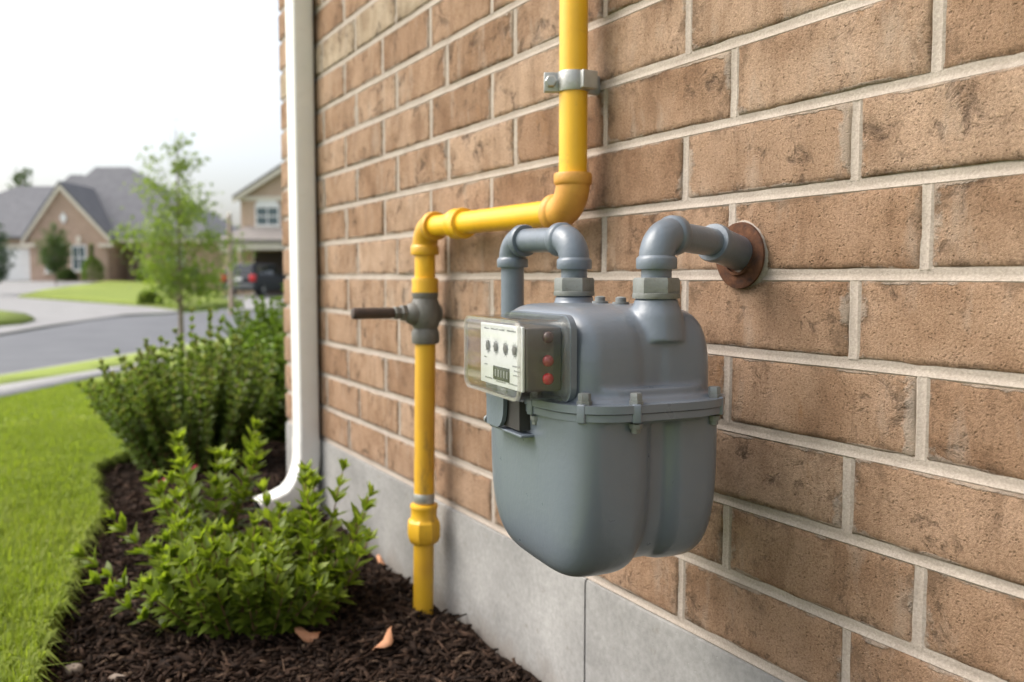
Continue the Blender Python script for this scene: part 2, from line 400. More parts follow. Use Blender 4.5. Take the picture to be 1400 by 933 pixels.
M['leaf_far'] = mk_leaf('far_tree_leaf', [(.050, .085, .030), (.070, .115, .035), (.095, .140, .045), (.13, .17, .07)], .55, .3)
M['leaf_blue'] = mk_leaf('bluish_tree_leaf', [(.040, .075, .045), (.055, .095, .055), (.075, .115, .065), (.09, .13, .07)], .55, .2)
M['grass'] = mk_leaf('grass_blade', [(.155, .205, .032), (.205, .260, .042), (.250, .300, .056), (.310, .320, .115)], .7, .4, .15)
M['stem'] = simple('plant_stem', (.14, .085, .035), (.20, .13, .05), 60, .7, .3, .001)
M['bark'] = simple('tree_bark', (.17, .13, .10), (.27, .215, .17), 18, .9, .6, .01)
M['wood'] = simple('weathered_wood', (.36, .27, .20), (.45, .35, .27), 9, .85, .3, .004)
M['petal'] = simple('red_petal', (.42, .012, .045), (.55, .03, .08), 60, .5, 0)
M['dead_leaf'] = simple('fallen_leaf', (.42, .18, .085), (.52, .27, .15), 45, .7, .3, .001)
def mk_mulch():
    m, ns, ls, b = mat('mulch_bark', rough=.95, spec=.15)
    g = ns.new('ShaderNodeNewGeometry')
    r = ramp(ns, [(0, (.013, .008, .006)), (.45, (.030, .018, .012)), (.75, (.042, .025, .017)), (.95, (.065, .038, .025)), (1, (.13, .09, .06))]); ls.new(g.outputs['Random Per Island'], r.inputs[0])
    v = objvec(ns); n = noise_(ns, ls, v, 120, 4); rr = ramp(ns, [(.3, (.6, .6, .6)), (.7, (1.3, 1.3, 1.3))]); ls.new(n, rr.inputs[0])
    ls.new(mix(ns, ls, 1, r.outputs[0], rr.outputs[0], 'MULTIPLY'), b.inputs['Base Color']); bump(ns, ls, n, .5, .003, b); return m
M['mulch'] = mk_mulch()
M['soil'] = simple('bed_soil', (.016, .010, .007), (.038, .024, .016), 40, .97, .8, .01, .1, fine=150)
M['lawn'] = simple('lawn', (.190, .240, .050), (.235, .285, .068), 1.6, .9, .5, .02, .1, fine=38)
M['lawn_edge'] = simple('turf_edge', (.10, .085, .035), (.075, .095, .025), 25, .95, .8, .01, .1)
M['ground'] = simple('ground', (.080, .125, .030), (.11, .16, .04), .3, .95, 0, .02, .1)
M['road'] = simple('asphalt', (.120, .124, .133), (.150, .154, .163), .8, .9, .3, .004, .3, fine=60)
M['pale_concrete'] = simple('pale_concrete', (.245, .240, .234), (.295, .289, .282), 1.2, .9, .2, .004, .3, fine=40)

# ------------------------------------------------------------------ ground, lawns, road
def inside(poly, P):
    x, y = P[:, 0], P[:, 1]; c = np.zeros(len(P), bool); n = len(poly)
    for i in range(n):
        (x0, y0), (x1, y1) = poly[i], poly[(i + 1) % n]
        if y0 == y1: continue
        m = ((y0 > y) != (y1 > y)) & (x < (x1 - x0) * (y - y0) / (y1 - y0) + x0); c ^= m
    return c
def region(name, outline, dz, m, skirt=0, kind='structure', zfun=None, step=.05, smin=.12, parent=None):
    pts = []
    for i in range(len(outline)):
        a = np.array(outline[i]); b = np.array(outline[(i + 1) % len(outline)])
        L = np.linalg.norm(b - a); sp = max(smin, step * min(np.linalg.norm(a), np.linalg.norm(b)))
        k = max(1, int(L / sp))
        for j in range(k): pts.append(a + (b - a) * j / k)
    nb = len(pts); B = np.array(pts)
    rmin = max(.3, np.hypot(*B.T).min() * .8); rmax = np.hypot(*B.T).max() * 1.05
    inner = []; r = rmin if not (inside(outline, np.array([[0, 0.]]))[0]) else .15
    while r < rmax:
        sp = max(smin, step * r); na = max(8, int(2 * pi * r / sp))
        a = np.arange(na) * 2 * pi / na + rng.random()
        inner.append(np.stack([r * np.sin(a), r * np.cos(a)], 1)); r += sp
    I = np.concatenate(inner); I = I[inside(outline, I)]
    if len(I):
        d = np.full(len(I), 1e9)
        for p in B: d = np.minimum(d, np.hypot(I[:, 0] - p[0], I[:, 1] - p[1]))
        I = I[d > .5 * np.maximum(smin, step * np.hypot(I[:, 0], I[:, 1]))]
    allp = [Vector(p) for p in B] + [Vector(p) for p in I]
    vs, es, fs, *_ = delaunay_2d_cdt(allp, [(i, (i + 1) % nb) for i in range(nb)], [], 1, 1e-5)
    X = np.array([v[:] for v in vs]); Z = terrain(X[:, 0], X[:, 1]) + dz
    if zfun is not None: Z = Z + zfun(X)
    V = np.column_stack([X, Z]).tolist(); F = [list(f) for f in fs]
    me = mesh(name, V, F, smooth=True)
    bm = bmesh.new(); bm.from_mesh(me); bmesh.ops.recalc_face_normals(bm, faces=bm.faces)
    if sum(f.normal.z for f in bm.faces) < 0: bmesh.ops.reverse_faces(bm, faces=bm.faces)
    if skirt:
        be = [e for e in bm.edges if len(e.link_faces) == 1]
        g = bmesh.ops.extrude_edge_only(bm, edges=be)['geom']
        for v in g:
            if isinstance(v, bmesh.types.BMVert): v.co.z -= skirt
        for f in g:
            if isinstance(f, bmesh.types.BMFace): f.smooth = False
    bm.to_mesh(me); bm.free()
    o = link(name, me, m, parent)
    if kind: o['kind'] = kind
    return o

# the ground: one sheet out to the horizon
rr_ = [0] + list(np.geomspace(.6, 3000, 70)); NA = 96
V = [(0, 0, -.16)]; F = []
for r in rr_[1:]:
    for k in range(NA):
        a = 2 * pi * k / NA; x, y = r * sin(a), r * cos(a); V.append((x, y, float(terrain(x, y)) - .16))
for k in range(NA): F.append((0, 1 + (k + 1) % NA, 1 + k))
for i in range(len(rr_) - 2):
    for k in range(NA):
        a, b = 1 + i * NA + k, 1 + i * NA + (k + 1) % NA; F.append((a, b, b + NA, a + NA))
g = link('ground', mesh('ground', V, F, True), M['ground']); g['kind'] = 'structure'

def edge_line(y0, slope, xs=(-260, -200, -140, -80, -40, 0, 40, 80, 120, 160, 200, 240, 280, 320, 360, 400, 440, 480)):
    return [gp(x, y0 + slope * x) for x in xs]
SW_N = edge_line(545, -.2208); SW_F = edge_line(527.5, -.160); ST_F = edge_line(513, -.162); KB_F = edge_line(511.2, -.162)

BED = [(.0, -.6), (.0, .2), (-.02, .8), (-.005, 1.1), (.012, 1.32), (.05, 1.6), (.092, 1.84), (.135, 2.05), (.152, 2.25), (.158, 2.5), (.168, 2.72), (.215, 2.9), (.30, 3.02), (.47, 3.2), (.70, 3.5), (1.05, 3.75), (1.7, 3.95), (3.2, 4.0)]
def jag(pts, amp, n=6):
    out = []
    for i in range(len(pts) - 1):
        a = np.array(pts[i]); b = np.array(pts[i + 1])
        for j in range(n):
            q = a + (b - a) * j / n; w = noise.noise(Vector((q[0] * 9, q[1] * 9, 3.3))) * amp
            out.append((float(q[0] + w), float(q[1])))
    out.append(pts[-1]); return out
BEDJ = jag(BED, .022)
lawn_poly = BEDJ + SW_N[::-1] + [(-9, 2), (-9, -4), (.0, -4)]
lawn_poly = [(float(a), float(b)) for a, b in lawn_poly]
lawn = region('lawn', lawn_poly, -.004, M['lawn'], skirt=.10, step=.045, smin=.05)
region('verge', SW_F + ST_F[::-1], -.004, M['lawn'], skirt=.14)
road = region('road', KB_F + [(40, 50), (12, 40), gp(400, 418), gp(330, 415), gp(240, 424), gp(150, 428), gp(0, 452), (-18, 24), (-20, 10)], -.13, M['road'])
region('sidewalk', SW_N + SW_F[::-1], .006, M['pale_concrete'], skirt=.1)
region('kerb', ST_F + KB_F[::-1], -.01, M['pale_concrete'], skirt=.14)
region('driveway', [(-24, 14.5), gp(0, 451), gp(60, 441), gp(170, 426), gp(244, 423), gp(250, 420), gp(25, 402.5), gp(60, 395), gp(150, 384), gp(120, 383), at_depth(30, 60), at_depth(-70, 60), (-20, 40), (-26, 24)], -.10, M['pale_concrete'])
region('far_lawn', [gp(25, 403.5), gp(244, 420.5), gp(326, 414), gp(334, 410), gp(300, 406.5), gp(320, 403), at_depth(330, 48), at_depth(330, 57), at_depth(150, 58), gp(60, 395.5)], -.02, M['lawn'], skirt=.10)
region('lawn_patch', [(-14, 19), gp(0, 441), gp(30, 438.5), gp(47, 434), gp(35, 428), gp(0, 424), (-14, 26)], -.01, M['lawn'], skirt=.11)
region('car_driveway', [gp(296, 406.8), gp(322, 403.2), at_depth(345, 50), at_depth(430, 50), gp(420, 404), gp(385, 420), gp(318, 422), gp(334, 410.5)], -.06, M['pale_concrete'])

# the planting bed
def bedz(X):
    x, y = X[:, 0], X[:, 1]
    z = np.array([noise.noise(Vector((a * 6, b * 6, 0))) * .014 + noise.noise(Vector((a * 22, b * 22, 5))) * .008 for a, b in X])
    return z + .012 * np.clip((x - .25) / .3, 0, 1)
bed_poly = [(.62, -.6)] + [(p[0] - .025, p[1]) for p in BEDJ] + [(3.2, 2.25), (.62, 2.25)]
region('mulch_bed', bed_poly, -.035, M['soil'], zfun=bedz, step=.03, smin=.03)
def bed_height(x, y): return float(terrain(x, y) + bedz(np.array([[x, y]]))[0] - .035)

# shredded bark scattered over the bed
bp = np.array(bed_poly)
def scatter_chips():
    P = []
    for (x0, x1, y0, y1, n) in ((-.05, .62, .75, 2.4, 30000), (.0, 1.3, 2.2, 3.6, 7000)):
        q = np.column_stack([rng.uniform(x0, x1, n), rng.uniform(y0, y1, n)]); P.append(q[inside(bed_poly, q)])
    P = np.concatenate(P); n = len(P)
    P = P[~((P[:, 0] > .595) & (P[:, 1] < 2.29))]; n = len(P)
    L = rng.gamma(2.2, .0062, n) + .004; Wd = rng.gamma(3, .00055, n) + .0005; T = rng.uniform(.0008, .0026, n)
    az = rng.uniform(0, 2 * pi, n); el = rng.normal(0, .33, n); ro = rng.uniform(0, pi, n)
    ux = np.column_stack([np.cos(az) * np.cos(el), np.sin(az) * np.cos(el), np.sin(el)])
    h = np.column_stack([-np.sin(az), np.cos(az), np.zeros(n)]); k = np.cross(ux, h)
    w = h * np.cos(ro)[:, None] + k * np.sin(ro)[:, None]; t = np.cross(ux, w)
    Z = np.array([terrain(x, y) for x, y in P]) + bedz(P) - .035 + rng.uniform(0, .014, n)
    C = np.column_stack([P, Z]); Vs = []
    bend = rng.normal(0, .25, n)
    for (a, s) in ((-1, .55), (-.1, 1), (1, .35)):
        for (b_, c_) in ((-1, -1), (1, -1), (1, 1), (-1, 1)):
            Vs.append(C + ux * (a * L / 2)[:, None] + w * (b_ * s * Wd)[:, None] + t * (c_ * s * T + (bend * L * .3 if a == -.1 else 0))[:, None])
    Vv = np.stack(Vs, 1).reshape(-1, 3)
    f = []
    for i in (0, 4):
        for k_ in range(4): f.append((i + k_, i + (k_ + 1) % 4, i + 4 + (k_ + 1) % 4, i + 4 + k_))
    f += [(3, 2, 1, 0), (8, 9, 10, 11)]
    Fv = (np.arange(n)[:, None, None] * 12 + np.array(f)[None]).reshape(-1, 4)
    o = link('bark_mulch', fast_mesh('bark_mulch', Vv, Fv), M['mulch'])
    tag(o, 'dark brown shredded bark mulch covering the planting bed by the wall', 'mulch', kind='stuff')
scatter_chips()

# grass blades on the near lawn
def grass():
    Vs = []; Ts = []
    lp = lawn_poly
    specs = ((-1.1, .25, .75, 2.4, 66000, .028, .0016), (-1.4, .5, 2.4, 4.2, 60000, .020, .0024), (-2.4, 1.6, 4.2, 8.5, 60000, .018, .0050))
    for (x0, x1, y0, y1, n, hh, ww) in specs:
        P = np.column_stack([rng.uniform(x0, x1, n), rng.uniform(y0, y1, n)]); P = P[inside(lp, P)]; n = len(P)
        # blades hang over the cut edge of the bed
        clump = np.array([noise.noise(Vector((a * 14, b * 14, 1))) for a, b in P]) if n < 200000 else np.zeros(n)
        az = rng.uniform(0, 2 * pi, n); lean = rng.gamma(2.0, .22, n); H = hh * rng.uniform(.55, 1.25, n) * (1 + .35 * clump)
        d = np.column_stack([np.cos(az), np.sin(az), np.zeros(n)]); s = np.column_stack([-np.sin(az), np.cos(az), np.zeros(n)])
        Z = terrain(P[:, 0], P[:, 1]) - .004; B = np.column_stack([P, Z]); zu = np.array([0, 0, 1.])
        mid = B + zu * (H * .6)[:, None] + d * (H * lean * .35)[:, None]
        top = B + zu * (H * np.clip(1 - lean * .35, .25, 1))[:, None] + d * (H * lean)[:, None]
        w = ww * rng.uniform(.7, 1.3, n)[:, None] / 1.0
        Vs.append(np.stack([B - s * w, B + s * w, mid + s * w * .8, mid - s * w * .8, top + s * w * .15, top - s * w * .15], 1).reshape(-1, 3))
    B2 = np.array([q for q in BEDJ if .8 < q[1] < 3.3]); seg = rng.integers(0, len(B2) - 1, 5200); t = rng.random(5200)[:, None]
    P = B2[seg] * (1 - t) + B2[seg + 1] * t; tan_ = B2[seg + 1] - B2[seg]; nrm = np.column_stack([tan_[:, 1], -tan_[:, 0]]); nrm /= np.linalg.norm(nrm, axis=1)[:, None]
    P = P - nrm * np.abs(rng.normal(0, .012, 5200))[:, None]; n = 5200; az = np.arctan2(nrm[:, 1], nrm[:, 0]) + rng.normal(0, 1.3, n); lean = rng.uniform(.1, 1.3, n); H = rng.uniform(.015, .045, n)
    d = np.column_stack([np.cos(az), np.sin(az), np.zeros(n)]); s = np.column_stack([-np.sin(az), np.cos(az), np.zeros(n)]); B = np.column_stack([P, terrain(P[:, 0], P[:, 1]) - .012 * rng.random(n)]); zu = np.array([0, 0, 1.])
    mid = B + zu * (H * .45)[:, None] + d * (H * lean * .4)[:, None]; top = B + zu * (H * (.75 - lean * .75))[:, None] + d * (H * lean * .85)[:, None]; w = .0018 * rng.uniform(.6, 1.3, n)[:, None]
    Vs.append(np.stack([B - s * w, B + s * w, mid + s * w * .8, mid - s * w * .8, top + s * w * .15, top - s * w * .15], 1).reshape(-1, 3))
    Vv = np.concatenate(Vs); n = len(Vv) // 6
    f = np.array([(0, 1, 2, 3), (3, 2, 4, 5)])
    Fv = (np.arange(n)[:, None, None] * 6 + f[None]).reshape(-1, 4)
    me = fast_mesh('grass', Vv, Fv); me.polygons.foreach_set('use_smooth', [True] * len(me.polygons))
    a = me.attributes.new('tone', 'FLOAT', 'POINT')
    a.data.foreach_set('value', np.repeat(np.clip(.5 + .5 * np.array([noise.noise(Vector((float(q[0]) * 2.2, float(q[1]) * 2.2, 8))) for q in Vv[::6]]), 0, 1), 6).astype(np.float32))
    tag(link('grass', me, M['grass']), 'short green lawn grass beside the planting bed', 'grass', kind='stuff')
grass()

# ------------------------------------------------------------------ the brick house
WX = .610; CH = .0745; Z0 = .160; BL = .214; JW = .0098; YC = 2.29; ZTOP = 36
house = empty('brick_house', (WX, 0, 0), 0, 'tan brick house wall with pale mortar joints carrying the gas meter', 'house')
def brick_variants(L, H, D, k):
    """front face towards -X, slightly uneven, soft arrises, origin at the middle of the front face"""
    nx, ny = 16, 6; V = []; E = []
    yy = np.concatenate([[-L / 2, -L / 2 + .0022], np.linspace(-L / 2 + .008, L / 2 - .008, nx - 3), [L / 2 - .0022, L / 2]])
    zz = np.concatenate([[-H / 2, -H / 2 + .0022], np.linspace(-H / 2 + .007, H / 2 - .007, ny - 2), [H / 2 - .0022, H / 2]])
    ny_, nz_ = len(yy), len(zz)
    for i, y in enumerate(yy):
        for j, z in enumerate(zz):
            ed = min(i, ny_ - 1 - i, j, nz_ - 1 - j)
            n1 = noise.noise(Vector((y * 40 + k * 17, z * 40, k * 3.1))); n2 = noise.noise(Vector((y * 130 + k * 7, z * 130, k)))
            x = .0006 * n1 + .0005 * n2
            if ed == 0: x += .0024 + .0012 * n2
            if ed == 1: x += .0003 + .0004 * max(0, n2)
            jy = .0017 * noise.noise(Vector((z * 120, k * 5.5, y * 3))) if i in (0, ny_ - 1) else 0
            jz = .0015 * noise.noise(Vector((y * 90, k * 9.5, z * 3))) if j in (0, nz_ - 1) else 0
            V.append((x, y + jy, z + jz)); E.append(1.0 if ed == 0 else (.94 if ed == 1 else ((.86 if i in (2, ny_ - 3) else .45) if ed == 2 else (.35 if i in (3, ny_ - 4) else 0.0))))
    F = []
    for i in range(ny_ - 1):
        for j in range(nz_ - 1):
            a = i * nz_ + j; F.append((a, a + 1, a + nz_ + 1, a + nz_))
    b = len(V); ring = [i * nz_ for i in range(ny_)] + [(ny_ - 1) * nz_ + j for j in range(1, nz_)] + [i * nz_ + nz_ - 1 for i in range(ny_ - 2, -1, -1)] + [j for j in range(nz_ - 2, 0, -1)]
    for q in ring: v = V[q]; V.append((D, v[1], v[2])); E.append(1.0)
    for i in range(len(ring)):
        i2 = (i + 1) % len(ring); F.append((ring[i], ring[i2], b + i2, b + i))
    F.append(tuple(range(b, b + len(ring)))[::-1])
    me = mesh('brick', V, F)
    bm = bmesh.new(); bm.from_mesh(me); bmesh.ops.recalc_face_normals(bm, faces=bm.faces); bm.to_mesh(me); bm.free()
    smooth_by_angle(me, 50)
    a = me.attributes.new('edge', 'FLOAT', 'POINT'); a.data.foreach_set('value', np.array(E, np.float32))
    return me
BH = CH - JW; BW = BL - JW
full = [brick_variants(BW, BH, .085, k) for k in range(7)]
full_p = [m_.copy() for m_ in full[:3]]
for m_ in full: m_.materials.append(M['brick'])
for m_ in full_p: m_.materials.append(M['brick_pale'])
cutc = {}
def cut_brick(L, pale):
    key = (round(L, 3), pale)
    if key not in cutc:
        cutc[key] = brick_variants(key[0], BH, .085, 20 + len(cutc)); cutc[key].materials.append(M['brick_pale' if pale else 'brick'])
    return cutc[key]
# core of the house and concave mortar joints
core = MB(); core.box(.0072, 5.0, -3.0, YC - .012, Z0 - .01, Z0 + CH * ZTOP)
yl = np.arange(-1.3, YC - .006, .03)
def strip_h(z):
    sec = [(-.0066, .0030), (-.0045, .0012), (-.002, .0024), (.001, .0029), (.0035, .0020), (.0066, .0026)]
    V = []; F = []; n = len(sec)
    for y in yl:
        jz = .0006 * noise.noise(Vector((y * 7, z * 31, 0))); jx = .0007 * noise.noise(Vector((y * 23, z * 31, 2)))
        for (dz, x) in sec: V.append((x + jx, y, z + dz + jz))
    for i in range(len(yl) - 1):
        for j in range(n - 1): a = i * n + j; F.append((a, a + 1, a + n + 1, a + n))
    core.add(V, F)
def strip_v(y, z0, z1):
    sec = [(-.0066, .0030), (-.0035, .0014), (-.001, .0020), (.0015, .0020), (.0040, .0013), (.0066, .0030)]
    zs = np.linspace(z0 - .0, z1 + .0, 7); V = []; F = []; n = len(sec)
    for z in zs:
        j = .0008 * noise.noise(Vector((y * 31, z * 40, 4))); jx = .0006 * noise.noise(Vector((y * 31, z * 70, 7)))
        for (dy, x) in sec: V.append((x + jx, y + dy + j, z))
    for i in range(len(zs) - 1):
        for j in range(n - 1): a = i * n + j; F.append((a, a + n, a + n + 1, a + 1))
    core.add(V, F)
wall_parts = []; rest = []
for k in range(ZTOP):
    zc = Z0 + CH * k + CH / 2; strip_h(Z0 + CH * k)
    y0 = (.432 if k % 2 else .499)
    js = np.arange(y0 - 9 * BL, YC - .03, BL); js = js[js > -1.3]
    js = js + np.array([random.uniform(-.003, .003) for _ in js])
    edges = list(js) + [YC + JW / 2]
    for i in range(len(edges) - 1):
        a, b_ = edges[i], edges[i + 1]; L = b_ - a - JW
        if i > 0 or True: strip_v(a, zc - BH / 2 - .001, zc + BH / 2 + .001)
        yc = (a + b_) / 2; pale = (k == 11 and yc > 1.2)
        pts = [proj((WX, a, zc - .04)), proj((WX, b_, zc + .04)), proj((WX, a, zc + .04)), proj((WX, b_, zc - .04))]
        vis = any(q[2] > .1 and -80 < q[0] < 1480 and -60 < q[1] < 990 for q in pts)
        wall_parts.append((k, yc, zc, L, pale, vis))
wall = core.build('wall', M['mortar'], house, ang=40)
for (k, yc, zc, L, pale, vis) in wall_parts:
    me = (random.choice(full_p if pale else full) if abs(L - BW) < .0065 else cut_brick(L, pale))
    loc = (random.uniform(-.0011, .0009), yc, zc + random.uniform(-.0004, .0004)); rot = (random.gauss(0, .0022), random.gauss(0, .004), random.gauss(0, .0025))
    if vis:
        b_ = link('brick', me, None, wall, loc, rot)
    else: rest.append((me, loc, rot))
bm = bmesh.new()
lay = None
restV = []; restF = []; restE = []
for (me, loc, rot) in rest:
    m4 = Matrix.LocRotScale(Vector(loc), None, None); b0 = len(restV)
    restV += [(m4 @ v.co)[:] for v in me.vertices]; restF += [[i + b0 for i in p.vertices] for p in me.polygons]
    restE += [d.value for d in me.attributes['edge'].data]
# return wall round the corner
for k in range(ZTOP):
    zc = Z0 + CH * k + CH / 2; x = .0865 if k % 2 else .0865 + BW / 2
    while x < 3.0:
        me = full[k % 7]; m4 = Matrix.Translation((x + BW / 2 + JW, YC, zc)) @ Matrix.Rotation(-pi / 2, 4, 'Z'); b0 = len(restV)
        restV += [(m4 @ v.co)[:] for v in me.vertices]; restF += [[i + b0 for i in p.vertices] for p in me.polygons]; restE += [d.value for d in me.attributes['edge'].data]
        x += BL
me = mesh('brick_courses', restV, restF); smooth_by_angle(me, 50)
a = me.attributes.new('edge', 'FLOAT', 'POINT'); a.data.foreach_set('value', np.array(restE, np.float32))
tag(link('brick_courses', me, M['brick'], wall), kind='stuff')

found = empty('foundation'); found.parent = house
fx = -.0015
def fpanel(y0, y1):
    f = MB(); n = max(2, int((y1 - y0) / .06)); ys = np.linspace(y0, y1, n + 1)
    prof = [(fx, -.30), (fx, Z0 - .014), (fx + .0012, Z0 - .0075), (.007, Z0 - .004), (.12, Z0 - .004), (.12, -.30)]
    V = []; F = []; m_ = len(prof)
    for y in ys:
        j = .0012 * noise.noise(Vector((y * 8, 0, 0))); jz = .0022 * noise.noise(Vector((y * 19, 5, 0)))
        for q, (x, z) in enumerate(prof): V.append((x + (j if q < 2 else 0), y, z + (jz if 0 < q < 3 else 0)))
    for i in range(n):
        for q in range(m_ - 1): a = i * m_ + q; F.append((a, a + 1, a + m_ + 1, a + m_))
    F.append(tuple(range(m_))); F.append(tuple(range(n * m_, (n + 1) * m_))[::-1])
    f.add(V, F); return f.build('foundation_panel', M['concrete'], found, ang=30)
for (y0, y1) in ((-1.3, -.112), (-.108, .888), (  .8915, 2.282)): fpanel(y0, y1)
fj = MB(); fj.box(.0035, .1, -1.25, 2.25, -.28, Z0 - .018); fj.build('joint_filler', M['gasket'], found)

# ------------------------------------------------------------------ downspout at the corner
ds = empty('downspout', (.580, 2.000, -.012), 0, 'white rectangular metal downspout at the corner of the brick wall', 'downspout')
def rect_tube(path, hx, hy, r=.008, seg=4):
    sec = []
    for (cx_, cy_, a0) in ((hx - r, hy - r, 0), (-hx + r, hy - r, 90), (-hx + r, -hy + r, 180), (hx - r, -hy + r, 270)):
        for s_ in range(seg + 1):
            a = radians(a0 + 90 * s_ / seg); sec.append((cx_ + r * cos(a), cy_ + r * sin(a)))
    V = []; F = []; n = len(sec); P = [Vector(p) for p in path]
    for i, p in enumerate(P):
        t = (P[min(i + 1, len(P) - 1)] - P[max(i - 1, 0)]).normalized()
        v_ = Vector((0, 1, 0)); u_ = v_.cross(t).normalized()
        for (a, b_) in sec: V.append((p + u_ * a + v_ * b_)[:])
    for i in range(len(P) - 1):
        for j in range(n): F.append((i * n + j, i * n + (j + 1) % n, (i + 1) * n + (j + 1) % n, (i + 1) * n + j))
    return V, F
V, F = rect_tube([(0, 0, 2.75), (0, 0, 1.4), (0, 0, .5), (0, 0, .150)], .024, .033)
MB().add(V, F).build('pipe', M['downspout'], ds, ang=50)
arc = [(0, 0, .17), (0, 0, .135), (-.003, 0, .105), (-.011, 0, .078), (-.024, 0, .054), (-.042, 0, .036), (-.070, 0, .024), (-.112, 0, .013)]
V, F = rect_tube(arc, .0255, .0345)
el = MB().add(V, F).build('elbow', M['downspout'], ds, ang=50)
V, F = rect_tube([(-.090, 0, .0190), (-.1112, 0, .0132)], .022, .031); MB().add(V, F).build('mouth_shade_liner', M['hollow_shade'], el)  # dark liner: the shade inside the mouth is painted on
st = MB(); st.box(-.0255, .030, -.0348, -.0335, 1.30, 1.325); st.box(-.0262, -.0248, -.034, .034, 1.30, 1.325); st.box(-.0255, .030, .0335, .0348, 1.30, 1.325)
st.build('strap', M['downspout'], ds)

# ------------------------------------------------------------------ pipe fittings
def elbow_mb(c, da, db, R, r, cr, cl):
    """street elbow: bend from c+da*R to c+db*R with a band at each end"""
    c = Vector(c); da = Vector(da).normalized(); db = Vector(db).normalized(); o = c + (da + db) * R
    P = []
    for i in range(11):
        t = i / 10 * pi / 2; P.append(o - db * R * cos(t) - da * R * sin(t))
    m_ = MB(); m_.tube([P[0] + da * .004] + P + [P[-1] + db * .004], r, 28)
    for p, d in ((P[0], da), (P[-1], db)):
        e = cl
        m_.lathe([(r * .98, -e * .35), (cr * .97, -e * .12), (cr, 0), (cr, e * .82), (cr * .96, e), (r * .9, e)], 32, axisM(p, d))
    return m_
def band_mb(c, d, prof, seg=32, rot=0): return MB().lathe(prof, seg, axisM(c, d), rot=rot)

# ------------------------------------------------------------------ yellow gas pipe
px_, py_ = .575, .871
yp = empty('yellow_gas_pipe', (0, 0, 0), 0, 'yellow painted gas pipe rising from the mulch and stepping up the brick wall', 'pipe')
zr = .609; yl_ = 1.300; pr_y = .0166
MB().tube([(px_, py_, .630), (px_, py_, 1.2), (px_, py_, 2.3)], pr_y, 36).build('upper_pipe', M['yellow'], yp)
elbow_mb((px_, py_, zr), (0, 0, 1), (0, 1, 0), .0325, .0200, .0225, .011).build('elbow', M['ochre'], yp)
MB().tube([(px_, py_ + .03, zr), (px_, 1.1, zr + .001), (px_, yl_ - .028, zr + .002)], pr_y * .98, 36).build('cross_pipe', M['yellow'], yp)
band_mb((px_, 1.172, zr + .001), (0, 1, 0), [(.0166, -.017), (.0222, -.015), (.0228, -.011), (.0212, -.006), (.0212, .006), (.0228, .010), (.0222, .015), (.0166, .017)]).build('coupling', M['yellow'], yp)
elbow_mb((px_, yl_, zr + .002), (0, -1, 0), (0, 0, -1), .032, .0202, .0226, .012).build('elbow', M['yellow_worn'], yp)
MB().tube([(px_, yl_, .575), (px_, yl_, .50)], pr_y, 36).build('short_pipe', M['yellow'], yp)
band_mb((px_, yl_, .518), (0, 0, 1), [(.0166, -.012), (.0212, -.0115), (.0216, -.006), (.0205, 0), (.0216, .008), (.0205, .012), (.0166, .012)]).build('coupling', M['yellow_worn'], yp)
# valve
vz = .473
vm = MB()
vm.lathe([(.0165, -.049), (.0215, -.048), (.0225, -.045), (.0225, -.030), (.0205, -.027), (.0195, -.024), (.0225, -.017), (.0252, -.008), (.0258, 0), (.0252, .008), (.0222, .017), (.0198, .024), (.0212, .028), (.0212, .036), (.0165, .037)], 36, Matrix.Translation((px_, yl_, vz)))
vm.lathe([(.006, -.036), (.0105, -.0355), (.0150, -.031), (.0185, -.022), (.0185, .016), (.0150, .024), (.0095, .027), (.004, .0275)], 28, axisM((px_, yl_, vz), (1, 0, 0)))
valve = vm.build('shutoff_valve', M['valve'], yp)
hm = MB(); hm.lathe([(.0125, 0), (.0135, .002), (.0135, .007), (.0105, .009), (.0095, .012), (.0112, .014), (.0112, .019), (.0085, .0205)], 6, axisM((px_ - .034, yl_, vz + .002), (-1, 0, .0)))
hm.build('stem_nut', M['valve'], valve, ang=25)
hm = MB(); hm.lathe([(.0070, 0), (.0085, .004), (.0088, .010), (.0088, .060), (.0092, .066), (.0082, .0695), (.005, .0705)], 20, axisM((px_ - .053, yl_, vz + .002), (-1, 0, .005)))
hm.build('handle', M['handle'], valve)
# riser below the valve, leaning out a little
pA = Vector((px_, yl_, .435)); pB = Vector((.5665, yl_ + .002, -.12)); dv = (pB - pA).normalized()
def on_riser(z): return pA + (pB - pA) * ((pA.z - z) / (pA.z - pB.z))
MB().tube([pA, on_riser(.2), pB], pr_y, 36).build('riser_pipe', M['yellow_worn'], yp)
band_mb(on_riser(.172), -dv, [(.0168, -.008), (.0171, -.0075), (.0171, .0075), (.0168, .008)]).build('bare_band', M['galv'], yp)
cm = MB(); cm.lathe([(.0168, .034), (.0222, .033), (.0228, .029), (.0212, .025), (.0212, .012), (.0225, .008)], 32, axisM(on_riser(.128), -dv))
cm.lathe([(.0225, .010), (.0268, .005), (.0278, -.002), (.0278, -.018), (.0255, -.026), (.0205, -.031), (.0168, -.032)], 8, axisM(on_riser(.128), -dv), rot=.3)
cm.build('union_coupling', M['yellow_worn'], yp, ang=28)

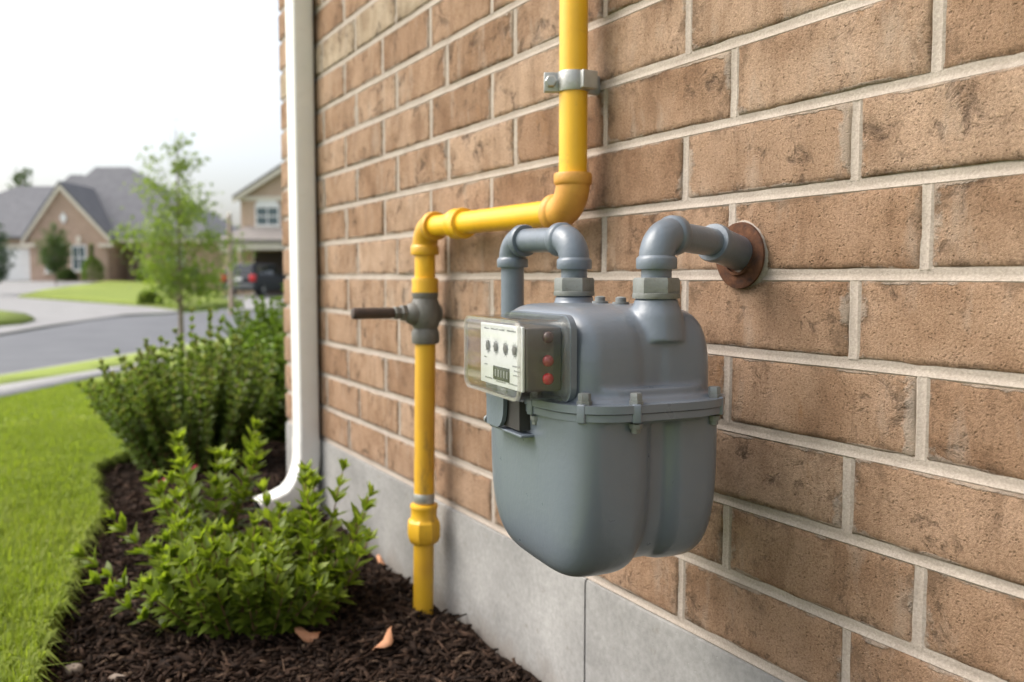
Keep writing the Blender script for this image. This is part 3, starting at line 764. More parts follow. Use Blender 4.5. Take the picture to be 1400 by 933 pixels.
# strap that holds the upper pipe
stp = empty('pipe_strap', (px_, py_, .757), 0, 'galvanised steel strap clamping the upper yellow pipe to the brick', 'strap')
hh = .0112
MB().lathe([(.0167, -hh), (.0186, -hh), (.0190, -hh + .001), (.0190, hh - .001), (.0186, hh), (.0167, hh)], 40).build('band', M['galv'], stp, ang=40)
ea = radians(150)                                         # the bolted ears stick out to the front-left, the foot goes back to the wall
E4 = Matrix.Rotation(ea, 4, 'Z')
for s_ in (-1, 1):
    t_ = MB(); t_.box(.0175, .0345, min(s_ * .0022, s_ * .0046), max(s_ * .0022, s_ * .0046), -hh, hh, .001, E4); t_.build('ear', M['galv'], stp)
t_ = MB(); t_.lathe([(.0062, .0046), (.0070, .0050), (.0070, .0092), (.0058, .0105), (.001, .0108)], 6, axisM(E4 @ Vector((.0265, 0, 0)), E4.to_3x3() @ Vector((0, 1, 0)))); t_.build('bolt', M['galv'], stp, ang=25)
t_ = MB(); t_.lathe([(.0062, .0046), (.0068, .0050), (.0068, .0085), (.003, .0120), (.0005, .0122)], 6, axisM(E4 @ Vector((.0265, 0, 0)), E4.to_3x3() @ Vector((0, -1, 0)))); t_.build('bolt', M['galv'], stp, ang=25)
t_ = MB(); t_.box(.0160, .0362, -.0030, .0030, -hh, hh, .001); t_.build('foot', M['galv'], stp)
t_ = MB(); t_.box(-.004, .0165, -.0262, -.0185, -hh + .001, hh - .001, .0012); t_.build('side_ear', M['galv'], stp)

# ------------------------------------------------------------------ gas meter
GX, GY, GPH = .460, .653, radians(6)
ZF = .4235                                    # split line between the two castings
meter = empty('gas_meter', (GX, GY, 0), -GPH, 'grey two-lobed residential gas meter hanging beside the brick wall', 'gas meter')
MA, MBd = .112, .086
def sgp(v, e): return math.copysign(abs(v) ** e, v)
def superell(c, ax, e1, e2, nu=48, nv=28):
    V = []; F = []
    for i in range(nv + 1):
        ph = -pi / 2 + pi * i / nv
        for k in range(nu):
            t = 2 * pi * k / nu
            V.append((c[0] + ax[0] * sgp(cos(ph), e1) * sgp(cos(t), e2), c[1] + ax[1] * sgp(cos(ph), e1) * sgp(sin(t), e2), c[2] + ax[2] * sgp(sin(ph), e1)))
    for i in range(nv):
        for k in range(nu): F.append((i * nu + k, i * nu + (k + 1) % nu, (i + 1) * nu + (k + 1) % nu, (i + 1) * nu + k))
    return V, F
def plan(a, b, n=3.6, seg=96):
    return [(b * sgp(cos(2 * pi * k / seg), 2 / n), a * sgp(sin(2 * pi * k / seg), 2 / n)) for k in range(seg)]
def cast(name, parts, mt, vox, it, parent):
    mb_ = MB()
    for V, F in parts: mb_.add(V, F)
    o = mb_.build(name, mt, parent, smooth=True, ang=180)
    r = o.modifiers.new('cast', 'REMESH'); r.mode = 'VOXEL'; r.voxel_size = vox; r.use_smooth_shade = True
    s = o.modifiers.new('fillet', 'SMOOTH'); s.iterations = it; s.factor = .5
    return o
def clip_z(VF, zmin=None, zmax=None):
    """close a lobe off at the split line"""
    V, F = VF
    return [(x, y, (max(z, zmin) if zmin is not None else z) if zmax is None else min(z, zmax)) for x, y, z in V], F
def prism_plan(pts, z0, z1):
    m_ = MB(); m_.prism(pts, 'z', z0, z1); return m_.V, m_.F
NUT = [(.018, -.066), (.009, .066)]
ZT = .5075
# upper casting: two rounded shoulders, a skirt that flares into the flange, and bosses under the nuts
up_parts = [clip_z(superell((-.0320, 0, ZF), (.0410, .0905, ZT - ZF), .46, .50), zmin=ZF - .001),
            clip_z(superell((.0320, .0, ZF), (.0405, .0890, ZT - ZF - .001), .46, .52), zmin=ZF - .001),
            clip_z(superell((.0, .0, ZF), (.052, .0870, ZT - ZF - .0005), .44, .50), zmin=ZF - .001),
            prism_plan(plan(MA - .003, MBd - .003), ZF + .0008, ZF + .0068), prism_plan(plan(MA - .0105, MBd - .0100), ZF + .001, ZF + .0105), prism_plan(plan(MA - .0150, MBd - .0140), ZF + .001, ZF + .018)]
for (nx_, ny_) in NUT:
    m_ = MB(); m_.lathe([(.026, -.030), (.0225, -.008), (.0188, .001), (.0180, .006)], 32, Matrix.Translation((nx_, ny_, ZT))); up_parts.append((m_.V, m_.F))
upper = cast('upper_casing', up_parts, M['grey'], .0016, 9, meter)
ZB = .276
lo_parts = [clip_z(superell((-.0365, -.003, ZF), (.0440, .0975, ZF - ZB), .46, .50), zmax=ZF - .0008),
            clip_z(superell((.0400, .002, ZF), (.0390, .097, (ZF - ZB) * .97), .48, .55), zmax=ZF - .0008),
            clip_z(superell((.004, .0, ZF), (.045, .088, (ZF - ZB) * .955), .48, .55), zmax=ZF - .0008),
            prism_plan(plan(MA - .004, MBd - .004), ZF - .0065, ZF - .0009), prism_plan(plan(MA - .010, MBd - .009), ZF - .010, ZF - .001)]
lower = cast('lower_casing', lo_parts, M['grey'], .0018, 16, meter)
def lip(z0, z1, d, nm):
    bm_ = bmesh.new(); pts = plan(MA - d, MBd - d); a_ = [bm_.verts.new((x, y, z0)) for x, y in pts]; b_ = [bm_.verts.new((x, y, z1)) for x, y in pts]
    bm_.faces.new(a_[::-1]); bm_.faces.new(b_)
    for i in range(len(pts)): j = (i + 1) % len(pts); bm_.faces.new((a_[i], a_[j], b_[j], b_[i]))
    ed = [e for e in bm_.edges if abs(e.verts[0].co.z - e.verts[1].co.z) < 1e-6]; bmesh.ops.bevel(bm_, geom=ed, offset=.0018, segments=3, profile=.5, affect='EDGES')
    me = bpy.data.meshes.new(nm); bm_.to_mesh(me); bm_.free(); smooth_by_angle(me, 50); return link(nm, me, M['grey'], meter)
lip(ZF + .0004, ZF + .0068, 0, 'upper_flange'); lip(ZF - .0060, ZF - .0004, .0012, 'lower_flange')
MB().prism(plan(MA - .0025, MBd - .0025), 'z', ZF - .0012, ZF + .0012).build('gasket', M['gasket'], meter)
# flange bolts with the little saddle clips
def bolt_at(x, y, ang):
    b_ = MB(); T = Matrix.Translation((x, y, ZF)) @ Matrix.Rotation(ang, 4, 'Z')
    b_.lathe([(.0062, .0068), (.0062, .0096), (.0052, .0098), (.0052, .0150), (.0046, .0160), (.001, .0162)], 6, T)
    b_.lathe([(.001, -.0165), (.0038, -.0160), (.0038, -.0125), (.0052, -.0122), (.0052, -.0085)], 12, T)
    bo = b_.build('flange_bolt', M['bolt'], meter, ang=30)
    c_ = MB(); c_.box(.0008, .0078, -.0036, .0036, -.0074, .0078, .0012, T); c_.build('clip', M['grey'], bo)
import itertools
def on_plan(t, a, b, n=3.6): return (b * sgp(cos(t), 2 / n), a * sgp(sin(t), 2 / n))
for td in (-172, -131, -97, -56, -10, 40, 90, 140):
    x, y = on_plan(radians(td), MA - .0065, MBd - .0065); x2, y2 = on_plan(radians(td), MA, MBd); bolt_at(x, y, atan2(y * (MBd / MA) ** 2.2, x))
# two small screws on top between the nuts
for (x, y) in ((.012, -.018), (.010, .016)):
    b_ = MB(); b_.lathe([(.0075, -.004), (.0075, .0012), (.0048, .0014), (.0048, .0050), (.003, .006), (.0005, .0061)], 14, Matrix.Translation((x, y, ZT))); b_.build('top_screw', M['bolt'], meter, ang=30)

# index under its clear cover
IX0, IX1, IY0, IY1, IZ0, IZ1 = -.116, -.070, -.080, .042, .4325, .4975
idx = MB(); idx.box(-.1035, -.072, IY0 + .0115, IY1 - .022, IZ0 + .007, IZ1 - .007, .002)
index = idx.build('meter_index', M['housing'], meter)
cb = bmesh.new(); bmesh.ops.create_cube(cb, size=1)
for v in cb.verts: v.co = Vector(((IX0 + IX1) / 2 + v.co.x * (IX1 - IX0), (IY0 + IY1) / 2 + v.co.y * (IY1 - IY0), (IZ0 + IZ1) / 2 + v.co.z * (IZ1 - IZ0)))
ex = [e for e in cb.edges if abs(e.verts[0].co.x - e.verts[1].co.x) > .01]
bmesh.ops.bevel(cb, geom=ex, offset=.011, segments=5, profile=.5, affect='EDGES')
fr = [e for e in cb.edges if all(abs(v.co.x - IX0) < 1e-5 for v in e.verts)]
bmesh.ops.bevel(cb, geom=fr, offset=.0065, segments=4, profile=.5, affect='EDGES')
bk = [f for f in cb.faces if all(abs(v.co.x - IX1) < 1e-5 for v in f.verts)]; bmesh.ops.delete(cb, geom=bk, context='FACES')
bmesh.ops.recalc_face_normals(cb, faces=cb.faces)
me = bpy.data.meshes.new('clear_cover'); cb.to_mesh(me); cb.free(); smooth_by_angle(me, 40)
cover = link('clear_cover', me, M['clear'], index)
so = cover.modifiers.new('thickness', 'SOLIDIFY'); so.thickness = .0016; so.offset = -1
def rr_loop(y0, y1, z0, z1, r, x, seg=6):
    out = []
    for (cy_, cz_, a0) in ((y1 - r, z1 - r, 0), (y0 + r, z1 - r, 90), (y0 + r, z0 + r, 180), (y1 - r, z0 + r, 270)):
        for s_ in range(seg + 1): a = radians(a0 + 90 * s_ / seg); out.append((x, cy_ + r * cos(a), cz_ + r * sin(a)))
    return out
def ring_mb(y0, y1, z0, z1, r, x0, x1, w):
    A = rr_loop(y0, y1, z0, z1, r, x0); B = rr_loop(y0 + w, y1 - w, z0 + w, z1 - w, max(.001, r - w), x0)
    C = [(x1, p[1], p[2]) for p in A]; D = [(x1, p[1], p[2]) for p in B]; n = len(A); F = []
    for i in range(n):
        j = (i + 1) % n
        F += [(i, j, n + j, n + i), (2 * n + i, 3 * n + i, 3 * n + j, 2 * n + j), (i, 2 * n + i, 2 * n + j, j), (n + i, n + j, 3 * n + j, 3 * n + i)]
    return MB().add(A + B + C + D, F)
ring_mb(IY0 - .0022, IY1 + .0022, IZ0 - .0022, IZ1 + .0022, .013, -.0765, -.0715, .0040).build('cover_rim', M['clear'], index)
ring_mb(IY0 - .003, IY1 + .003, IZ0 - .003, IZ1 + .003, .0135, -.0712, -.066, .020).build('back_rim', M['grey_pipe'], index)
ring_mb(IY0 + .0006, IY1 - .0006, IZ0 + .0006, IZ1 - .0006, .0105, IX0 + .0010, IX0 + .0036, .0026).build('cover_edge_glint', M['clear_edge_glint'], index)  # whiter ring painting the highlight along the cover's front edge
pl = MB(); pl.box(-.1065, -.1042, IY0 + .0125, IY1 - .020, IZ0 + .007, IZ1 - .006, .0006); plate = pl.build('dial_plate', M['plate'], index)
pw0, pw1 = IY0 + .0125, IY1 - .020; XP = -.1066
def plate_y(f): return pw1 + (pw0 - pw1) * f                # left to right as seen from the front
zt = IZ1 - .006; zb_ = IZ0 + .007
for i, f in enumerate((.20, .40, .63, .84)):
    yc = plate_y(f); zc = zb_ + (zt - zb_) * .62
    d_ = MB(); d_.lathe([(.0052, 0), (.0052, .0003), (.0044, .0003), (.0044, 0)], 24, axisM((XP, yc, zc), (-1, 0, 0)), caps=False)
    for q in range(10):
        a = 2 * pi * q / 10; m4 = axisM((XP, yc, zc), (-1, 0, 0)) @ Matrix.Rotation(a, 4, 'Z') @ Matrix.Translation((.0064, 0, 0)); d_.box(-.0006, .0006, -.00022, .00022, 0, .0002, 0, m4)
    dd = d_.build('dial', M['print_light'], plate, smooth=False)
    h_ = MB(); h_.lathe([(.0036, 0), (.0036, .0008), (.0028, .0012), (.0004, .0013)], 16, axisM((XP, yc, zc), (-1, 0, 0)))
    m4 = axisM((XP, yc, zc), (-1, 0, 0)) @ Matrix.Rotation(1.1 + i * 1.9, 4, 'Z'); h_.box(-.0005, .0050, -.0005, .0005, .0004, .0010, 0, m4)
    h_.build('pointer', M['dialdark'], plate)
cy0, cy1 = plate_y(.72), plate_y(.34); cz0, cz1 = zb_ + .0050, zb_ + .0165
c_ = MB(); c_.box(XP - .0007, XP, cy0, cy1, cz0, cz1, .0002); c_.build('counter_window', M['counter'], plate)
c_ = MB()
for q in range(5):
    y = cy1 - (cy1 - cy0) * (.14 + q * .18); w = .0022
    c_.box(XP - .0010, XP - .0007, y - w, y, cz0 + .0028, cz1 - .0028)
c_.build('counter_drum', M['print_light'], plate, smooth=False)
c_ = MB()
for (f0, f1, h) in ((.10, .22, .90), (.27, .42, .90), (.47, .60, .90), (.66, .86, .90), (.10, .16, .42), (.10, .18, .30), (.78, .95, .36), (.82, .95, .29), (.80, .93, .22), (.12, .30, .08), (.40, .62, .06), (.70, .90, .07)):
    z = zb_ + (zt - zb_) * h; ya, yb = plate_y(f0), plate_y(f1); y = ya
    while y > yb:
        w = random.uniform(.0008, .0022); c_.box(XP - .0001, XP + .0002, y - w, y, z, z + random.uniform(.0009, .0015)); y -= w + .0006
c_.build('plate_print', M['print_light'], plate, smooth=False)
# sealing plugs on both sides
for (y, s_) in ((IY0 + .0118, -1), (IY1 - .0118, 1)):
    for (z, mm) in ((.4830, 'smoke'), (.4640, 'red_dim'), (.4495, 'red')):
        if s_ == 1 and mm == 'red_dim': continue
        p_ = MB(); p_.lathe([(.0048, -.002), (.0048, .0015), (.0041, .0030), (.0026, .0042), (.0008, .0047)], 20, axisM((-.0845, y, z), (0, s_, 0))); p_.build('sealing_plug', M[mm], index)
# bracket below the index
bk_ = MB(); pr2 = [(.034, .4310), (.034, .4010)] + [(.010 - .010 * 0 + .014 * cos(radians(a)) - .004, .414 + .013 * sin(radians(a))) for a in (270, 285, 300, 315, 330, 345, 360)][::1]
pr2 = [(.036, .4325), (.036, .3990), (.012, .3990), (.006, .4010), (.001, .4055), (-.002, .412), (-.003, .420), (-.003, .4325)]
bk_.prism(pr2, 'x', -.0955, -.0915)
brk = bk_.build('index_bracket', M['grey_pipe'], meter, ang=30)
t_ = MB(); t_.box(-.0905, -.066, -.026, .030, .4010, .4320); t_.build('recess_shade_box', M['hollow_shade'], brk)  # solid dark box painted as the shade of a hollow
t_ = MB(); t_.box(-.0925, -.070, -.034, .036, .3962, .3984, .0006); t_.build('bracket_ledge', M['grey'], brk)
t_ = MB(); t_.lathe([(.0035, 0), (.0035, .004), (.002, .005)], 12, axisM((-.0935, .036, .402), (0, 1, 0))); t_.build('bracket_pin', M['bolt'], brk)

# ------------------------------------------------------------------ grey connections on top of the meter
Rm = Matrix.Translation((GX, GY, 0)) @ Matrix.Rotation(-GPH, 4, 'Z')
NN = Rm @ Vector((NUT[0][0], NUT[0][1], 0)); NF = Rm @ Vector((NUT[1][0], NUT[1][1], 0))
def nut_set(root, c):
    n_ = MB(); T = Matrix.Translation((c.x, c.y, ZT))
    n_.lathe([(.0165, .0065), (.0192, .0070), (.0196, .0085), (.0196, .0205), (.0184, .0228), (.0135, .0230)], 6, T, rot=.35)
    n_.lathe([(.0165, .0050), (.0198, .0054), (.0202, .0075), (.0198, .0098), (.0165, .0102)], 32, T)
    n_.build('union_nut', M['nut'], root, ang=28)
    MB().lathe([(.0150, .0), (.0158, .0012), (.0158, .0058)], 28, T).build('washer', M['nut'], root)
    MB().tube([(c.x, c.y, ZT + .018), (c.x, c.y, ZT + .036)], .0128, 28).build('nipple', M['grey_pipe'], root)
zp = .5665
outp = empty('outlet_pipe', (0, 0, 0), 0, 'grey pipe from the nearer meter union elbowing into the rusty wall plate', 'pipe')
nut_set(outp, NN)
DW = Vector((WX, .6265, .5515)); A0 = Vector((NN.x, NN.y, zp)); dr = Vector((DW.x - A0.x, DW.y - A0.y, 0)).normalized()
elbow_mb(A0, (0, 0, -1), dr, .0205, .0150, .0172, .0085).build('elbow', M['grey_pipe'], outp)
A1 = A0 + dr * .088 + Vector((0, 0, -.004))
MB().tube([A0 + dr * .022, A1], .0127, 28).build('pipe', M['grey_pipe'], outp)
sl = (DW - A1).normalized()
sd = MB(); sd.lathe([(.0127, -.002), (.0170, -.0015), (.0178, .001), (.0178, .0055), (.0163, .0075), (.0163, .045), (.0150, .055)], 32, axisM(A1, sl)); sd.build('wall_sleeve', M['grey_pipe'], outp)
wp = empty('wall_plate', (WX - .004, DW.y, DW.z), 0, 'round rusty steel plate where the grey pipe enters the brick', 'wall plate')
w_ = MB(); w_.lathe([(.0165, .0), (.0312, .0), (.0320, .0008), (.0316, .0026), (.0300, .0034), (.0230, .0030), (.0200, .0034), (.0188, .0062), (.0165, .0066)], 40, axisM((0, 0, 0), (-1, 0, 0)), caps=False); w_.build('disc', M['rust'], wp, ang=50)
w_ = MB(); V = []; F = []; n = 72
for ring in range(3):
    for i in range(n):
        a = 2 * pi * i / n; e = noise.noise(Vector((cos(a) * 2.2, sin(a) * 2.2, 4))) * .5 + .5 * noise.noise(Vector((cos(a) * 7, sin(a) * 7, 9)))
        R_ = .0312 + .0045 * max(0, sin(a + .3)) ** 5 + .0022 * max(0, -sin(a + .7)) ** 3 + .0022 * e
        r = (.028, R_ - .0022, R_)[ring]; V.append(((.0022, (.0030 + .0008 * e), .0070)[ring], r * cos(a), r * sin(a)))
for q in range(2):
    for i in range(n): j = (i + 1) % n; F.append((q * n + i, q * n + j, (q + 1) * n + j, (q + 1) * n + i))
w_.add(V, F).build('mortar_patch', M['mortar'], wp, ang=60)

inp = empty('inlet_pipe', (0, 0, 0), 0, 'grey pipe looping from the farther meter union down behind the clear index box', 'pipe')
nut_set(inp, NF)
B0 = Vector((NF.x, NF.y, zp + .001)); B1 = Vector((NF.x + .001, NF.y + .124, zp + .004)); db = (B1 - B0).normalized()
elbow_mb(B0, (0, 0, -1), db, .0205, .0150, .0172, .0085).build('elbow', M['grey_pipe'], inp)
MB().tube([B0 + db * .02, B1 - db * .02], .0127, 28).build('cross_pipe', M['grey_pipe'], inp)
elbow_mb(B1, -db, (0, 0, -1), .0205, .0150, .0172, .0085).build('elbow', M['grey_pipe'], inp)
B2 = Vector((B1.x, B1.y, .40)); MB().tube([B1 - Vector((0, 0, .02)), B2 + Vector((0, 0, .02))], .0127, 28).build('drop_pipe', M['grey_pipe'], inp)
elbow_mb(B2, (0, 0, 1), (1, 0, 0), .0205, .0150, .0172, .0085).build('elbow', M['grey_pipe'], inp)
MB().tube([B2 + Vector((.02, 0, 0)), (WX + .004, B2.y, B2.z)], .0127, 28).build('wall_pipe', M['grey_pipe'], inp)

# ------------------------------------------------------------------ plants
def leaf_template(w=.30, fold=.18, droop=.12):
    """unit leaf along +X: lens-shaped, folded on the midrib, tip bent down"""
    V = [(0, 0, 0), (.28, w * .72, fold * w), (.28, -w * .72, fold * w), (.30, 0, .02), (.62, w * .78, fold * w - droop * .35), (.62, -w * .78, fold * w - droop * .35), (.63, 0, -droop * .4), (1, 0, -droop)]
    F = [(0, 3, 1), (0, 2, 3), (1, 3, 6, 4), (3, 2, 5, 6), (4, 6, 7), (6, 5, 7)]
    return np.array(V, float), F
def frames(P, D, Up):
    D = D / np.linalg.norm(D, axis=1)[:, None]; Sd = np.cross(Up, D); nn = np.linalg.norm(Sd, axis=1); Sd[nn < 1e-4] = (1, 0, 0); Sd /= np.linalg.norm(Sd, axis=1)[:, None]
    return D, Sd, np.cross(D, Sd)
def leaves_mesh(name, P, D, Up, Ls, tone, tmpl):
    T, TF = tmpl; X, Y, Z = frames(P, D, Up); n = len(P)
    V = P[:, None, :] + Ls[:, None, None] * (T[None, :, 0:1] * X[:, None] + T[None, :, 1:2] * Y[:, None] + T[None, :, 2:3] * Z[:, None])
    tris = []
    for f in TF:
        tris.append(f[:3]);
        if len(f) == 4: tris.append((f[0], f[2], f[3]))
    Fv = (np.arange(n)[:, None, None] * len(T) + np.array(tris)[None]).reshape(-1, 3)
    me = fast_mesh(name, V.reshape(-1, 3), Fv); me.polygons.foreach_set('use_smooth', [True] * len(me.polygons))
    a = me.attributes.new('tone', 'FLOAT', 'POINT'); a.data.foreach_set('value', np.repeat(tone, len(T)).astype(np.float32))
    return me
def shrub(name, label, base, stems, lm, leaf_len, tmpl, singles=0, cat='shrub', node=.016, per=3, group=None, stem_r=.0022, tip_up=.6):
    """stems: list of (offset xy, direction, length, curve)"""
    root = empty(name, base, 0, label, cat, group); P = []; D = []; U = []; Ls = []; tone = []; sm_ = MB()
    for (ox, oy, d, L, cv) in stems:
        d = Vector(d).normalized(); p = Vector((ox, oy, -.01)); path = [p.copy()]; nseg = max(4, int(L / .025)); dd = d.copy(); acc = 0; s0 = L / nseg
        ph = random.uniform(0, 6.28); k = 0; dist = 0
        for i in range(nseg):
            dd = (dd + Vector((0, 0, cv)) * s0 * 4 + Vector((random.gauss(0, .05), random.gauss(0, .05), random.gauss(0, .03)))).normalized()
            q = p + dd * s0; acc += s0
            while acc >= node:
                acc -= node; dist += node; f = min(1, dist / L); k += 1
                if f < .07: continue
                u_ = dd.orthogonal().normalized(); v_ = dd.cross(u_)
                for j in range(per):
                    a = ph + k * 1.35 + j * 2 * pi / per + random.gauss(0, .3); out = u_ * cos(a) + v_ * sin(a)
                    g_ = (out * (1.05 - tip_up * f) + dd * (.35 + .75 * f) + Vector((0, 0, random.gauss(.05, .22)))).normalized()
                    P.append(q[:]); D.append(g_[:]); U.append((dd * .8 + Vector((0, 0, 1)) * .6 + Vector((random.gauss(0, .25), random.gauss(0, .25), 0)))[:])
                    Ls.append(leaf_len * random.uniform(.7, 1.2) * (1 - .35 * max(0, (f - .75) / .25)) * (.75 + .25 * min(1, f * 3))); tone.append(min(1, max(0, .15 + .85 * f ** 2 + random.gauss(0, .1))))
            p = q; path.append(p.copy())
        for j in range(5):                                           # the rosette at the tip
            a = ph + j * 2.4; u_ = dd.orthogonal().normalized(); v_ = dd.cross(u_); out = u_ * cos(a) + v_ * sin(a)
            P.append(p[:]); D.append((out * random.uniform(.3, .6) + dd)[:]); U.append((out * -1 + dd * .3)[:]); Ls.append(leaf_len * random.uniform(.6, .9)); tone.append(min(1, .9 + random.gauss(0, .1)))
        sm_.tube(path, [stem_r * (1 - .6 * i / nseg) for i in range(nseg + 1)], 6)
    sm_.build('stem', M['stem'], root)
    P = np.array(P); D = np.array(D); U = np.array(U); Ls = np.array(Ls); tone = np.array(tone)
    if singles:
        W_ = P + np.array(base); dist = np.linalg.norm(W_ - CAMP, axis=1); dc = W_ - (np.array(base) + P.mean(0))
        score = (np.array([-q for q in (dc @ FW)]) + .25 * dc[:, 2]) * 1.0 + .4 * Ls + rng.normal(0, .012, len(P))
        order = np.argsort(-score); s_ = order[:singles]; r_ = order[singles:]
        # alike leaves share a handful of meshes
        T, TF = tmpl; shared = []
        for t_ in range(5):
            m_ = mesh('leaf', T * np.array([1, 1 + .12 * (t_ - 2), 1 + .3 * (t_ - 2)]), TF, True); m_.materials.append(lm)
            a = m_.attributes.new('tone', 'FLOAT', 'POINT'); a.data.foreach_set('value', np.full(len(T), .1 + .2 * t_, np.float32)); shared.append(m_)
        X, Y, Z = frames(P[s_], D[s_], U[s_])
        for i, q in enumerate(s_):
            o = link('leaf', shared[min(4, int(tone[q] * 5))], None, root)
            o.matrix_local = Matrix(((X[i][0], Y[i][0], Z[i][0], P[q][0]), (X[i][1], Y[i][1], Z[i][1], P[q][1]), (X[i][2], Y[i][2], Z[i][2], P[q][2]), (0, 0, 0, 1))) @ Matrix.Scale(Ls[q], 4)
    else: r_ = np.arange(len(P))
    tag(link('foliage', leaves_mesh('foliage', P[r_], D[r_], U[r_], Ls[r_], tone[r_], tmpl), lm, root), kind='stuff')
    return root
random.seed(21)
def fan(n, rx, ry, L0, L1, spread, cv, jitter=.25, bias=(0, 0)):
    out = []
    for i in range(n):
        a = random.uniform(0, 2 * pi); r = math.sqrt(random.random()); x, y = r * cos(a), r * sin(a)
        d = (x * spread + random.gauss(0, jitter) * .4 + bias[0], y * spread + random.gauss(0, jitter) * .4 + bias[1], 1)
        out.append((x * rx, y * ry, d, random.uniform(L0, L1) * (1.05 - .22 * r), cv))
    return out
tm_front = leaf_template(.205, .25, .16); tm_small = leaf_template(.34, .2, .1); tm_round = leaf_template(.42, .2, .12)
# front shrub: low and wide, built in the picture's right-left direction
R2 = lambda a, b: (RT[0] * a + FW[0] * b, RT[1] * a + FW[1] * b)
fb = (.322, 1.43)
st_ = []
for (x, y, d, L, cv) in fan(105, .105, .075, .10, .190, .62, .12):
    q = R2(x, y); dd = R2(d[0] * 1.25, d[1]); st_.append((q[0], q[1], (dd[0], dd[1], d[2]), L, cv))
for (a, b, da, db, L) in ((.09, .02, .22, 0, .235), (.11, .0, .35, .1, .20), (.07, .03, .1, .1, .24), (.12, -.02, .45, -.1, .17), (-.10, -.05, -1.7, -.5, .15), (-.12, .0, -1.5, 0, .19), (-.10, .03, -1.1, .1, .22), (-.06, .05, -.7, .2, .24), (.05, .05, .35, .1, .22), (.055, .06, .12, .1, .225), (.075, .06, .25, .1, .245), (.095, .05, .3, .05, .225), (.02, .06, -.05, .1, .205), (-.09, .02, -.5, .1, .20), (-.08, .0, -.4, .1, .20)):
    q = R2(a, b); dd = R2(da, db); st_.append((q[0], q[1], (dd[0], dd[1], 1), L, .25))
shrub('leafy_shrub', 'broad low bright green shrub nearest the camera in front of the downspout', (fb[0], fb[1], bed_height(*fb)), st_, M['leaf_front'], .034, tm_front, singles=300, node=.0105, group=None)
# small upright plant behind it
sb = (.305, 1.78)
st_ = []
for (a, b, da, db, L) in ((.03, 0, .25, 0, .275), (.035, .01, .38, .1, .24), (.0, 0, .05, 0, .26), (-.01, .01, -.1, .1, .235), (.02, -.01, .15, -.1, .22), (-.03, 0, -.5, 0, .17), (.01, .02, .1, .2, .20), (-.02, -.01, -.3, -.2, .185)):
    q = R2(a, b); dd = R2(da, db); st_.append((q[0], q[1], (dd[0], dd[1], 1), L, .2))
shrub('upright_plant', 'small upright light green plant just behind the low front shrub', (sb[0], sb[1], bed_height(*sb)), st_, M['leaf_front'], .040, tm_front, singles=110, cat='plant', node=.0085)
# darker twiggy shrub by the lawn
mb_ = (.455, 2.76)
st_ = []
for (x, y, d, L, cv) in fan(230, .135, .11, .28, .43, .52, .02):
    q = R2(x, y); dd = R2(d[0] * 1.0, d[1]); st_.append((q[0], q[1], (dd[0], dd[1], d[2]), L, cv))
for i in range(5): st_.append((*R2(random.uniform(.01, .06), 0), (*R2(random.uniform(0, .16), 0), 1), random.uniform(.43, .49), .05))
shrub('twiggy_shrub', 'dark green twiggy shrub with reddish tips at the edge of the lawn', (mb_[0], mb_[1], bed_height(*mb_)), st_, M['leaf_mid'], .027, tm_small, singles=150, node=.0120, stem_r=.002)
# rear shrubs by the corner
for (bx, by, n, L0, L1, sp, lab, sing) in ((.86, 3.28, 230, .30, .47, .50, 'tall leafy green shrub directly left of the downspout beyond the corner', 100), (1.30, 4.35, 220, .46, .70, .48, 'large green shrub farthest back beyond the house corner', 0)):
    st_ = []
    for (x, y, d, L, cv) in fan(n, .17, .14, L0, L1, sp, .02):
        q = R2(x, y); dd = R2(d[0], d[1]); st_.append((q[0], q[1], (dd[0], dd[1], d[2]), L, cv))
    zb = float(terrain(bx, by)) - .04
    shrub('rear_shrub', lab, (bx, by, zb), st_, M['leaf_back'], .036, tm_round, singles=sing, node=.017, stem_r=.003)
# two red blossoms low in the bed
for (x, y, lab) in ((*gp(226, 662), 'red blossom on the mulch nearer the lawn'), (*gp(263, 645), 'red blossom beside the base of the twiggy shrub')):
    z = bed_height(x, y); r_ = empty('red_flower', (x, y, z), random.random() * 6, lab, 'flower')
    MB().tube([(0, 0, 0), (.003, .002, .02), (.004, .004, .034)], .0016, 6).build('stem', M['stem'], r_)
    for i in range(9):
        a = i * 2 * pi / 9 * 1.62; e = .35 + .5 * (i % 3) / 2; T_ = np.array([(0, 0, 0), (.5, .38, .1), (.5, -.38, .1), (1, .24, .05), (1, -.24, .05), (1.1, 0, .0)]) * .015
        Rt = Matrix.Translation((.004, .004, .034)) @ Matrix.Rotation(a, 4, 'Z') @ Matrix.Rotation(-e, 4, 'Y')
        link('petal', mesh('petal', [Rt @ Vector(v) for v in T_], [(0, 2, 1), (1, 2, 4, 3), (3, 4, 5)], True), M['petal'], r_)
# fallen leaves
for (px, py, s_, lab, rz) in ((424, 856, .034, 'fallen orange-brown leaf in front of the low shrub', 2.3), (526, 874, .036, 'fallen orange-brown leaf lying on the mulch nearest the camera', .4), (521, 761, .022, 'small fallen tan leaf between the shrub and the foundation', 1.2)):
    x, y = gp(px, py); z = bed_height(x, y) + .016
    V = []; F = []; n = 12
    for i in range(n):
        a = 2 * pi * i / n; r = s_ * .5 * (1 + .18 * sin(3 * a + 1)); V.append((r * 1.15 * cos(a), r * .72 * sin(a), .004 * cos(2 * a) + .012 * (cos(a) > .7)))
    V.append((0, 0, .006)); F = [(i, (i + 1) % n, n) for i in range(n)]
    o = link('fallen_leaf', mesh('fallen_leaf', V, F, True), M['dead_leaf'], None, (x, y, z), (random.uniform(-.5, -.25), random.uniform(-.2, .2), rz))
    sd_ = o.modifiers.new('thickness', 'SOLIDIFY'); sd_.thickness = .0012; tag(o, lab, 'leaf')
